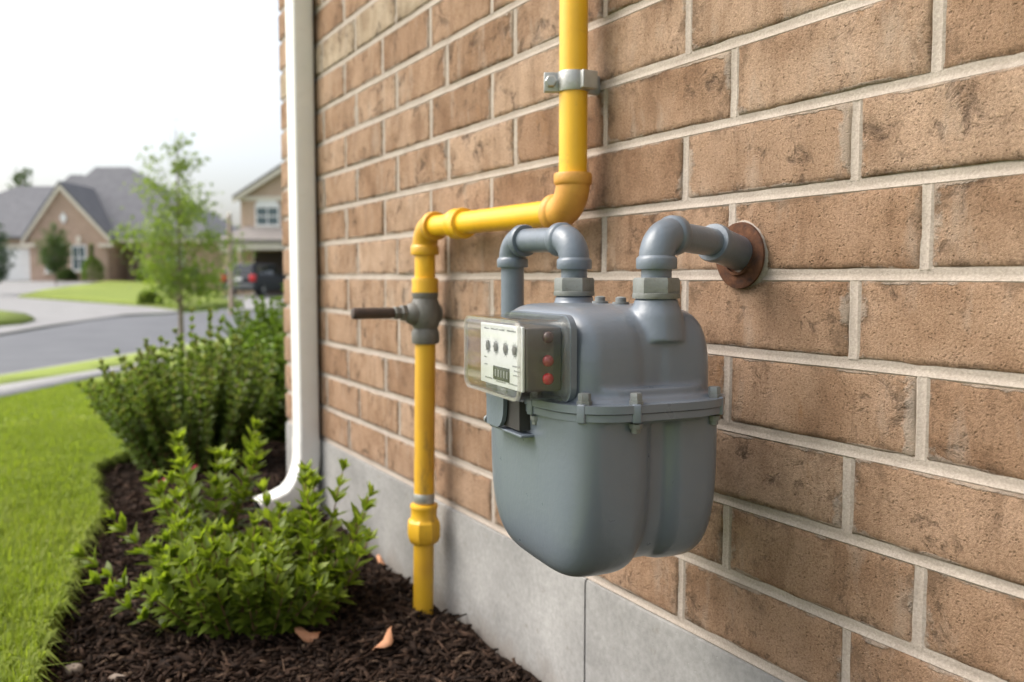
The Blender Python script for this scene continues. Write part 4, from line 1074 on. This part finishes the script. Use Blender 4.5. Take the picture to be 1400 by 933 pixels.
# small stones and wood scraps along the turf edge
for i, (px, py, s_, lab) in enumerate(((160, 905, .016, 'small tan wood scrap at the bottom of the turf edge'), (100, 888, .022, 'pale weathered bark piece nearest the lawn edge'))):
    x, y = gp(px, py); V, F = superell((0, 0, 0), (s_, s_ * .5, s_ * .3), .7, .7, 12, 8); V = [(a, b, c + .2 * s_ * noise.noise(Vector((a * 90, b * 90, i)))) for a, b, c in V]
    o = MB().add(V, F).build('bark_piece', M['bark'], None, loc=(x, y, bed_height(x, y) + .012), rot=(.1, .2, random.random() * 3)); tag(o, lab, 'bark')

# ------------------------------------------------------------------ trees
def tree(name, label, base, H, env, trunk_r, nbr, nleaf, leaf, lm, crown0, lean=(0, 0), cat='tree', group=None, seed=1, sparse_top=0, conifer=False):
    """env: list of (height fraction, radius)"""
    rs = random.Random(seed); nr = np.random.default_rng(seed)
    root = empty(name, base, rs.random() * 6, label, cat, group)
    hs = [e[0] for e in env]; rsd = [e[1] for e in env]
    tr = MB(); path = []; ns_ = 10
    for i in range(ns_ + 1):
        f = i / ns_; path.append((lean[0] * f * H + .02 * H * sin(5 * f) * f * .5, lean[1] * f * H, H * f * .97 - .1))
    tr.tube(path, [max(.004, trunk_r * (1 - .93 * i / ns_)) for i in range(ns_ + 1)], 8)
    C = []
    for b in range(nbr):
        f = crown0 + (0.97 - crown0) * (b + rs.random()) / nbr; R = float(np.interp(f, hs, rsd)) * rs.uniform(.65, 1.12); a = b * 2.4 + rs.gauss(0, .4)
        f0 = max(crown0 * .8, f - R / H * (.15 if conifer else .55)); i0 = min(ns_ - 1, int(f0 * ns_)); p0 = Vector(path[i0]).lerp(Vector(path[i0 + 1]), f0 * ns_ - i0)
        p1 = Vector((lean[0] * f * H + R * cos(a), lean[1] * f * H + R * sin(a), f * H + rs.uniform(-.02, .05) * H)); mid = p0.lerp(p1, .5) + Vector((0, 0, -.06 * R))
        rb = max(.003, trunk_r * .36 * (1 - f * .7)); tr.tube([p0, mid, p1], [rb, rb * .6, rb * .2], 5)
        for k in range(max(2, int(6 * R / max(rsd)) + 1)):
            t = .25 + .8 * rs.random(); q = (p0.lerp(mid, t * 2) if t < .5 else mid.lerp(p1, t * 2 - 1)); C.append((q[0], q[1], q[2], .30 * R * rs.uniform(.5, 1.1) + .012 * H))
    tr.build('trunk', M['bark'], root)
    C = np.array(C); wgt = C[:, 3] ** 1.6; wgt /= wgt.sum(); pick = nr.choice(len(C), nleaf, p=wgt)
    P = C[pick, :3] + nr.normal(0, 1, (nleaf, 3)) * C[pick, 3:4] * np.array([.62, .62, .5])
    D = nr.normal(0, 1, (nleaf, 3)); D[:, 2] -= .3; U = nr.normal(0, .5, (nleaf, 3)) + np.array([0, 0, 1.])
    Ls = leaf * nr.uniform(.6, 1.3, nleaf); tone = np.clip(nr.uniform(0, 1, len(C))[pick] * .7 + .3 * (P[:, 2] / H), 0, 1)
    link('crown', leaves_mesh('crown', P, D, U, Ls, tone, tm_round), lm, root)
    return root
def tz(p): return (p[0], p[1], float(terrain(*p)))
p = at_depth(247, 12.6)
tree('young_tree', 'slender young green tree standing on the verge by the road', tz(p), 3.42, [(0, .0), (.28, .38), (.36, .74), (.48, .80), (.60, .66), (.72, .44), (.80, .32), (.90, .20), (1, .05)], .042, 44, 4300, .064, M['leaf_tree'], .30, seed=4)
p = at_depth(78, 52)
tree('small_tree', 'small round green tree before the gabled house window', (p[0], p[1], .08), 3.9, [(0, 0), (.28, .5), (.4, .95), (.6, .9), (.8, .6), (1, .1)], .06, 34, 4500, .12, M['leaf_far'], .26, seed=5)
p = at_depth(-6, 40)
tree('small_tree', 'bluish green tree cut off by the left edge of the picture', (p[0], p[1], float(terrain(*p))), 3.6, [(0, 0), (.25, .6), (.4, .85), (.6, .75), (.8, .5), (1, .1)], .06, 34, 4500, .10, M['leaf_blue'], .22, seed=6)
for (px, dp, H, R, lab, s_) in ((292, 82, 7.0, 2.6, 'broad green tree in the gap left of the two-storey house', 8), (262, 86, 6.2, 2.8, 'green tree behind the hip roof right of the young tree', 9), (36, 92, 11.6, 2.4, 'tree top showing over the left garage roof', 10), (330, 95, 6.4, 2.6, 'distant tree directly behind the wooden post', 11)):
    p = at_depth(px, dp)
    tree('background_tree', lab, tz(p), H, [(0, 0), (.15, R * .7), (.35, R), (.6, R * .85), (.8, R * .55), (1, .2)], .2, 40, 6000, .32, M['leaf_far'], .12, seed=s_)
# clipped evergreen cone and foundation plants by the far house
def far_bush(name, lab, px, dp, zb, H, R, cone, lm, s_):
    nr = np.random.default_rng(s_); n = 2600; p = at_depth(px, dp); root = empty(name, (p[0], p[1], zb), 0, lab, 'shrub')
    h = nr.uniform(0, 1, n) ** .8; a = nr.uniform(0, 2 * pi, n); pr = R * (np.sin(np.clip(h * 1.15 + .25, 0, 1) * pi) ** .6 if cone else np.sqrt(np.clip(1 - (h * 1.0) ** 2, 0.05, 1)))
    rr = pr * np.sqrt(nr.uniform(.35, 1, n)) * (1 + .12 * np.sin(3 * a + 6 * h)); P = np.column_stack([rr * np.cos(a), rr * np.sin(a), h * H]); D = np.column_stack([np.cos(a), np.sin(a), nr.normal(.3, .5, n)]) + nr.normal(0, .4, (n, 3))
    link('foliage', leaves_mesh('foliage', P, D, nr.normal(0, .5, (n, 3)) + np.array([0, 0, 1.]), .13 * nr.uniform(.6, 1.3, n), nr.uniform(0, 1, n), tm_round), lm, root)
    MB().tube([(0, 0, -.2), (0, 0, H * .6)], [.05, .02], 6).build('stem', M['bark'], root)
far_bush('cone_shrub', 'clipped cone-shaped evergreen right of the far gable window', 128, 58.0, .36, 2.35, .68, True, M['leaf_back'], 31)
far_bush('round_shrub', 'low round shrub below the far gable window', 93, 58.2, .36, .75, .6, False, M['leaf_far'], 32)
far_bush('round_shrub', 'round green shrub at the right of the far entry pier', 201, 58.0, .30, 1.0, .6, False, M['leaf_back'], 33)
far_bush('round_shrub', 'low dark shrub under the hip roof behind the young tree', 262, 57.5, .1, 1.1, .9, False, M['leaf_far'], 34)
far_bush('dry_shrub', 'small brownish plant on the lawn across the road', 205, 33.5, float(terrain(*at_depth(205, 33.5))) - .02, .42, .40, False, M['leaf_mid'], 35)

# ------------------------------------------------------------------ far houses
M['far_brick'] = simple('far_brick', (.42, .30, .225), (.49, .355, .275), 1.5, .9, .3, .01, fine=14)
M['far_brick_tan'] = simple('far_brick_tan', (.50, .365, .265), (.56, .42, .32), 1.5, .9, .3, .01, fine=14)
M['shingle'] = simple('roof_shingle', (.135, .135, .145), (.175, .175, .185), 2.0, .9, .4, .01, fine=18)
M['shingle_warm'] = simple('roof_shingle_warm', (.20, .18, .165), (.25, .225, .205), 2.0, .9, .4, .01, fine=18)
M['trim'] = simple('house_trim', (.66, .60, .50), (.72, .66, .56), 3, .7, 0)
M['white'] = simple('white_paint', (.78, .78, .77), (.82, .82, .81), 3, .6, 0)
M['glass'] = mat('window_glass', (.10, .14, .15), .08, 0, .8)[0]
M['dark'] = mat('garage_painted_shade', (.06, .045, .038), .9)[0]  # dark colour in place of the shade inside the garage
M['door'] = simple('entry_door', (.09, .07, .06), (.12, .09, .07), 3, .5, 0)
def hip(x0, x1, y0, y1, z0, rx0, rx1, ry, rz, t=.16):
    m_ = MB(); m_.add([(x0, y0, z0), (x1, y0, z0), (x1, y1, z0), (x0, y1, z0), (rx0, ry, rz), (rx1, ry, rz), (x0, y0, z0 - t), (x1, y0, z0 - t), (x1, y1, z0 - t), (x0, y1, z0 - t)],
                      [(0, 1, 5, 4), (1, 2, 5), (2, 3, 4, 5), (3, 0, 4), (0, 6, 7, 1), (1, 7, 8, 2), (2, 8, 9, 3), (3, 9, 6, 0), (6, 9, 8, 7)]); return m_
def window(par, x0, x1, z0, z1, y, cols=2, rows=2, fw=.09):
    f = MB()
    for (a, b, c, d) in ((x0, x0 + fw, z0, z1), (x1 - fw, x1, z0, z1), (x0 + fw, x1 - fw, z0, z0 + fw), (x0 + fw, x1 - fw, z1 - fw, z1)): f.box(a, b, y - .07, y + .05, c, d)
    for i in range(1, cols): xm = x0 + (x1 - x0) * i / cols; f.box(xm - .03, xm + .03, y - .055, y + .04, z0 + fw, z1 - fw)
    for i in range(1, rows): zm = z0 + (z1 - z0) * i / rows; f.box(x0 + fw, x1 - fw, y - .060, y + .035, zm - .035, zm + .035)
    o = f.build('window', M['white'], par, smooth=False)
    for i in range(cols):
        for j in range(rows):
            p_ = MB(); xa = x0 + (x1 - x0) * i / cols; xb = x0 + (x1 - x0) * (i + 1) / cols; za = z0 + (z1 - z0) * j / rows; zb = z0 + (z1 - z0) * (j + 1) / rows
            p_.box(xa + .03, xb - .03, y - .03, y + .02, za + .03, zb - .03); p_.build('pane', M['glass'], o, smooth=False)
    s_ = MB(); s_.box(x0 - .08, x1 + .08, y - .14, y + .0, z0 - .1, z0 - .005); s_.build('sill', M['trim'], o, smooth=False)
    return o
p = at_depth(110, 60); zb1 = .40
h1 = empty('gabled_house', (p[0], p[1], zb1), -YAW, 'single-storey brick house with front gable and grey hip roofs', 'house')
def part(name, m_, par, *boxes):
    b_ = MB()
    for q in boxes: b_.box(*q)
    return b_.build(name, m_, par, smooth=False)
part('garage_wall', M['far_brick_tan'], h1, (-11.6, -3.02, .25, 8.5, -1.2, 2.8))
gd = part('garage_door', M['white'], h1, (-7.7, -3.25, .14, .24, -.1, 2.1))
for i in range(4): part('door_panel', M['white'], gd, (-7.6, -3.35, .10, .139, -.02 + i * .53, .45 + i * .53))
part('lintel', M['trim'], h1, (-7.8, -3.1, .16, .248, 2.15, 2.45))
gw = MB(); gw.prism([(-3.0, -1.2), (2.25, -1.2), (2.25, 2.85), (-.75 + .0, 6.32), (-3.0, 2.85)][:], 'y', -.6, 4.0); gw.build('gable_wall', M['far_brick'], h1, smooth=False)
# gable roof: two slabs with trim boards
for s_ in (-1, 1):
    xe = -3.45 if s_ < 0 else 2.65; r_ = MB(); r_.prism([(-.75, 6.42), (xe, 2.66), (xe, 2.82), (-.75, 6.62)], 'y', -.84, 5.2); rf = r_.build('roof', M['shingle'], h1, smooth=False)
    t_ = MB(); t_.prism([(-.75, 6.06), (xe + s_ * -.02, 2.38), (xe - s_ * .02, 2.655), (-.75, 6.415)], 'y', -.82, -.62); t_.build('barge_board', M['trim'], rf, smooth=False)
    part('eave_return', M['trim'], rf, (min(xe, xe - s_ * .9), max(xe, xe - s_ * .9), -.83, -.61, 2.22, 2.44))
hip(-12.2, -2.4, -.25, 9.2, 2.95, -6.6, -3.3, 4.5, 6.8).build('garage_roof', M['shingle'], h1, smooth=False)
hip(-4.6, 9.4, .35, 11.5, 2.98, -1.4, 1.1, 5.9, 8.35).build('main_roof', M['shingle'], h1, smooth=False)
hip(-5.8, 2.6, 1.0, 10.0, 2.97, -2.95, -2.05, 5.2, 7.7).build('cross_roof', M['shingle'], h1, smooth=False)
part('main_wall', M['far_brick'], h1, (4.1, 9.0, 1.0, 10.6, -1.2, 2.8))
part('entry_wall', M['far_brick'], h1, (2.26, 4.1, 2.4, 9, -1.2, 2.8))
part('entry_pier', M['far_brick'], h1, (4.12, 4.75, .45, .98, -1.2, 2.8))
part('fascia', M['trim'], h1, (2.3, 9.6, .30, .42, 2.58, 2.80))
dr_ = part('entry_door', M['door'], h1, (3.3, 4.0, 2.3, 2.38, 0, 2.15)); part('door_frame', M['white'], dr_, (3.2, 3.29, 2.26, 2.37, 0, 2.3), (4.01, 4.09, 2.26, 2.37, 0, 2.3), (3.29, 4.01, 2.26, 2.37, 2.16, 2.3)); part('door_glass', M['glass'], dr_, (3.42, 3.88, 2.275, 2.30, .7, 1.9))
window(h1, -.15, .85, .62, 2.35, -.62); part('keystone', M['trim'], h1, (.2, .5, -.7, -.605, 2.45, 2.95))
window(h1, 5.6, 6.8, .7, 2.2, .98); window(h1, -1.95, -1.35, .5, 1.6, -.62, 1, 2)
vn = MB(); vn.lathe([(.20, 0), (.24, .02), (.24, .06), (.04, .08)], 4, axisM((-.62, -.605, 4.15), (0, -1, 0)) @ Matrix.Scale(1.7, 4, (0, 1, 0))); vn.build('gable_vent', M['white'], h1)
# two-storey house
p = at_depth(332, 51); zb2 = -.34
h2 = empty('two_storey_house', (p[0], p[1], zb2), -YAW, 'two-storey tan brick house with porch behind the parked dark car', 'house')
w2 = MB(); w2.prism([(0, -1), (6.6, -1), (6.6, 5.55), (3.3, 7.65), (0, 5.55)], 'y', 0, 9); w2.build('wall', M['far_brick_tan'], h2, smooth=False)
for s_, xe in ((-1, -.35), (1, 6.95)):
    r_ = MB(); r_.prism([(3.3, 7.72), (xe, 5.40), (xe, 5.56), (3.3, 7.92)], 'y', -.4, 9.3); rf = r_.build('roof', M['shingle_warm'], h2, smooth=False)
    t_ = MB(); t_.prism([(3.3, 7.44), (xe, 5.18), (xe, 5.395), (3.3, 7.715)], 'y', -.38, -.2); t_.build('barge_board', M['trim'], rf, smooth=False)
part('cornice', M['trim'], h2, (-.25, 6.85, -.12, -.003, 5.32, 5.55))
window(h2, .85, 2.25, 3.85, 5.0, -.01); lw = MB(); n_ = 10; lw.prism([(.85, 5.01)] + [(1.55 - .7 * cos(pi * i / n_), 5.01 + .42 * sin(pi * i / n_)) for i in range(1, n_)] + [(2.25, 5.01)], 'y', -.07, -.004); lw.build('window_arch', M['white'], h2, smooth=False)
pr3 = MB(); pr3.add([(-.75, -2.3, 3.0), (6.8, -2.3, 3.0), (6.8, 0, 3.85), (.25, 0, 3.85), (-.75, .3, 3.0), (-.75, -2.3, 2.82), (6.8, -2.3, 2.82), (6.8, 0, 2.82), (-.75, .3, 2.82)], [(0, 1, 2, 3), (0, 3, 4), (0, 5, 6, 1), (0, 4, 8, 5), (5, 8, 7, 6), (1, 6, 7, 2), (2, 7, 8, 4, 3)])
pr3.build('porch_roof', M['shingle_warm'], h2, smooth=False); part('porch_beam', M['trim'], h2, (-.6, 6.7, -2.2, -1.9, 2.45, 2.815))
for x in (-.40, .28, 3.9): c_ = part('porch_column', M['far_brick_tan'], h2, (x, x + .38, -2.2, -1.85, -1, 2.44)); part('capital', M['trim'], c_, (x - .05, x + .43, -2.25, -1.8, 2.30, 2.439))
g2 = part('garage_shade_panel', M['dark'], h2, (.75, 3.7, -.06, -.004, -.2, 2.4)); part('frame', M['trim'], g2, (.63, .74, -.09, -.005, -.2, 2.5), (3.71, 3.82, -.09, -.005, -.2, 2.5))  # flat dark slab on the wall, painted as the shaded garage inside
# ------------------------------------------------------------------ wooden post
p = at_depth(316.5, 31); zz_ = float(terrain(*p))
po = empty('wooden_post', (p[0], p[1], zz_), 0, 'tall thin tan wooden post standing in front of the dark car', 'post')
MB().tube([(0, 0, -.3), (0, 0, 2.2), (0, 0, 3.35)], [.085, .078, .070], 12).build('shaft', M['wood'], po)
MB().lathe([(.078, 3.35), (.085, 3.38), (.06, 3.44), (.01, 3.46)], 12).build('cap', M['trim'], po)
# ------------------------------------------------------------------ parked car
M['car'] = mk_paint('car_paint', (.005, .007, .014), (.007, .009, .017), .5, 0, (.02, .02, .02), 3, .05, 0)
M['car_glass'] = mat('car_glass', (.015, .018, .02), .06, 0, .8)[0]; M['rubber'] = mat('tyre_rubber', (.02, .02, .02), .8)[0]; M['rim'] = mat('wheel_rim', (.45, .45, .46), .3, .8)[0]
M['tail'] = mat('tail_lamp', (.55, .03, .04), .2)[0]; M['bumper'] = mat('bumper_grey', (.10, .105, .11), .4)[0]; M['plate_w'] = mat('number_plate', (.75, .75, .74), .5)[0]
p = at_depth(356, 46.5); zc_ = float(terrain(*p)) - .045
car = empty('parked_car', (p[0], p[1], zc_), -YAW - radians(12), 'dark sport utility car parked with its rear and right side showing', 'car')
# local: +Y forward, +X right
def car_body():
    m_ = MB(); prof = [(-2.25, .38), (-2.30, .55), (-2.28, .95), (-2.22, 1.08), (1.0, 1.08), (1.95, .98), (2.22, .82), (2.28, .55), (2.2, .34), (1.85, .30), (-1.9, .30)]
    bm_ = bmesh.new(); vs = []
    for x, f in ((-.92, 1), (.92, 1)): vs.append([bm_.verts.new((x, q[0], q[1])) for q in prof])
    bm_.faces.new(vs[0]); bm_.faces.new(vs[1][::-1])
    for i in range(len(prof)): j = (i + 1) % len(prof); bm_.faces.new((vs[0][i], vs[1][i], vs[1][j], vs[0][j]))
    bmesh.ops.recalc_face_normals(bm_, faces=bm_.faces); bmesh.ops.bevel(bm_, geom=bm_.edges[:], offset=.07, segments=3, profile=.6, affect='EDGES')
    bm_.verts.index_update(); m_.add([v.co[:] for v in bm_.verts], [[v.index for v in f.verts] for f in bm_.faces]); bm_.free(); return m_
body = car_body().build('body', M['car'], car, ang=40)
gh = MB(); lo_ = [(-.88, -2.2), (.88, -2.2), (.88, 1.15), (-.88, 1.15)]; hi_ = [(-.70, -1.95), (.70, -1.95), (.70, .35), (-.70, .35)]
bm_ = bmesh.new(); a = [bm_.verts.new((x, y, 1.05)) for x, y in lo_]; b_ = [bm_.verts.new((x, y, 1.70)) for x, y in hi_]; bm_.faces.new(a[::-1]); bm_.faces.new(b_)
for i in range(4): bm_.faces.new((a[i], a[(i + 1) % 4], b_[(i + 1) % 4], b_[i]))
bmesh.ops.bevel(bm_, geom=bm_.edges[:], offset=.06, segments=3, profile=.6, affect='EDGES'); bm_.verts.index_update(); gh.add([v.co[:] for v in bm_.verts], [[v.index for v in f.verts] for f in bm_.faces]); bm_.free()
gh.build('cabin', M['car'], car, ang=40)
def quad_slab(name, q, n_, m_, par, t=.02):
    q = [Vector(v) for v in q]; n_ = Vector(n_).normalized(); V = [v + n_ * t for v in q] + [v - n_ * t for v in q]; F = [(0, 1, 2, 3), (7, 6, 5, 4)] + [(i, (i + 1) % 4, 4 + (i + 1) % 4, 4 + i) for i in range(4)]
    return MB().add(V, F).build(name, m_, par, smooth=False)
quad_slab('rear_window', [(-.72, -2.165, 1.14), (.72, -2.165, 1.14), (.60, -2.00, 1.58), (-.60, -2.00, 1.58)], (0, -1, .38), M['car_glass'], car)
for s_ in (-1, 1):
    for (y0, y1, y2, y3) in ((-2.0, -1.1, -1.15, -1.85), (-1.0, -.05, -.1, -1.05), (.05, .98, .30, .0)):
        quad_slab('side_window', [(s_ * .865, y0, 1.13), (s_ * .865, y1, 1.13), (s_ * .745, y2, 1.58), (s_ * .745, y3, 1.58)], (s_, 0, .27), M['car_glass'], car, .015)
    t_ = MB(); t_.box(min(s_ * .64, s_ * .925), max(s_ * .64, s_ * .925), -2.32, -2.08, .78, 1.12, .03); t_.build('tail_lamp', M['tail'], car)
    t_ = MB(); t_.box(min(s_ * .94, s_ * 1.08), max(s_ * .94, s_ * 1.08), .72, .86, 1.06, 1.22, .03); t_.build('mirror', M['car'], car)
    t_ = MB(); t_.box(min(s_ * .55, s_ * .86), max(s_ * .55, s_ * .86), 2.2, 2.3, .62, .82, .02); t_.build('headlight', M['rim'], car)
    for y in (-1.42, 1.42):
        w_ = MB(); w_.lathe([(.20, -.12), (.34, -.12), (.365, -.08), (.365, .08), (.34, .12), (.20, .12)], 28, axisM((s_ * .84, y, .365), (s_, 0, 0))); wh = w_.build('wheel', M['rubber'], car)
        w_ = MB(); w_.lathe([(.23, .10), (.23, .125), (.19, .11), (.07, .125), (.02, .13)], 20, axisM((s_ * .84, y, .365), (s_, 0, 0))); w_.build('rim', M['rim'], wh)
bp_ = MB(); bp_.box(-.90, .90, -2.40, -2.20, .38, .66, .05); bp_.build('rear_bumper', M['bumper'], car)
bp_ = MB(); bp_.box(-.26, .26, -2.335, -2.29, .80, .96, .01); bp_.build('number_plate', M['plate_w'], car)
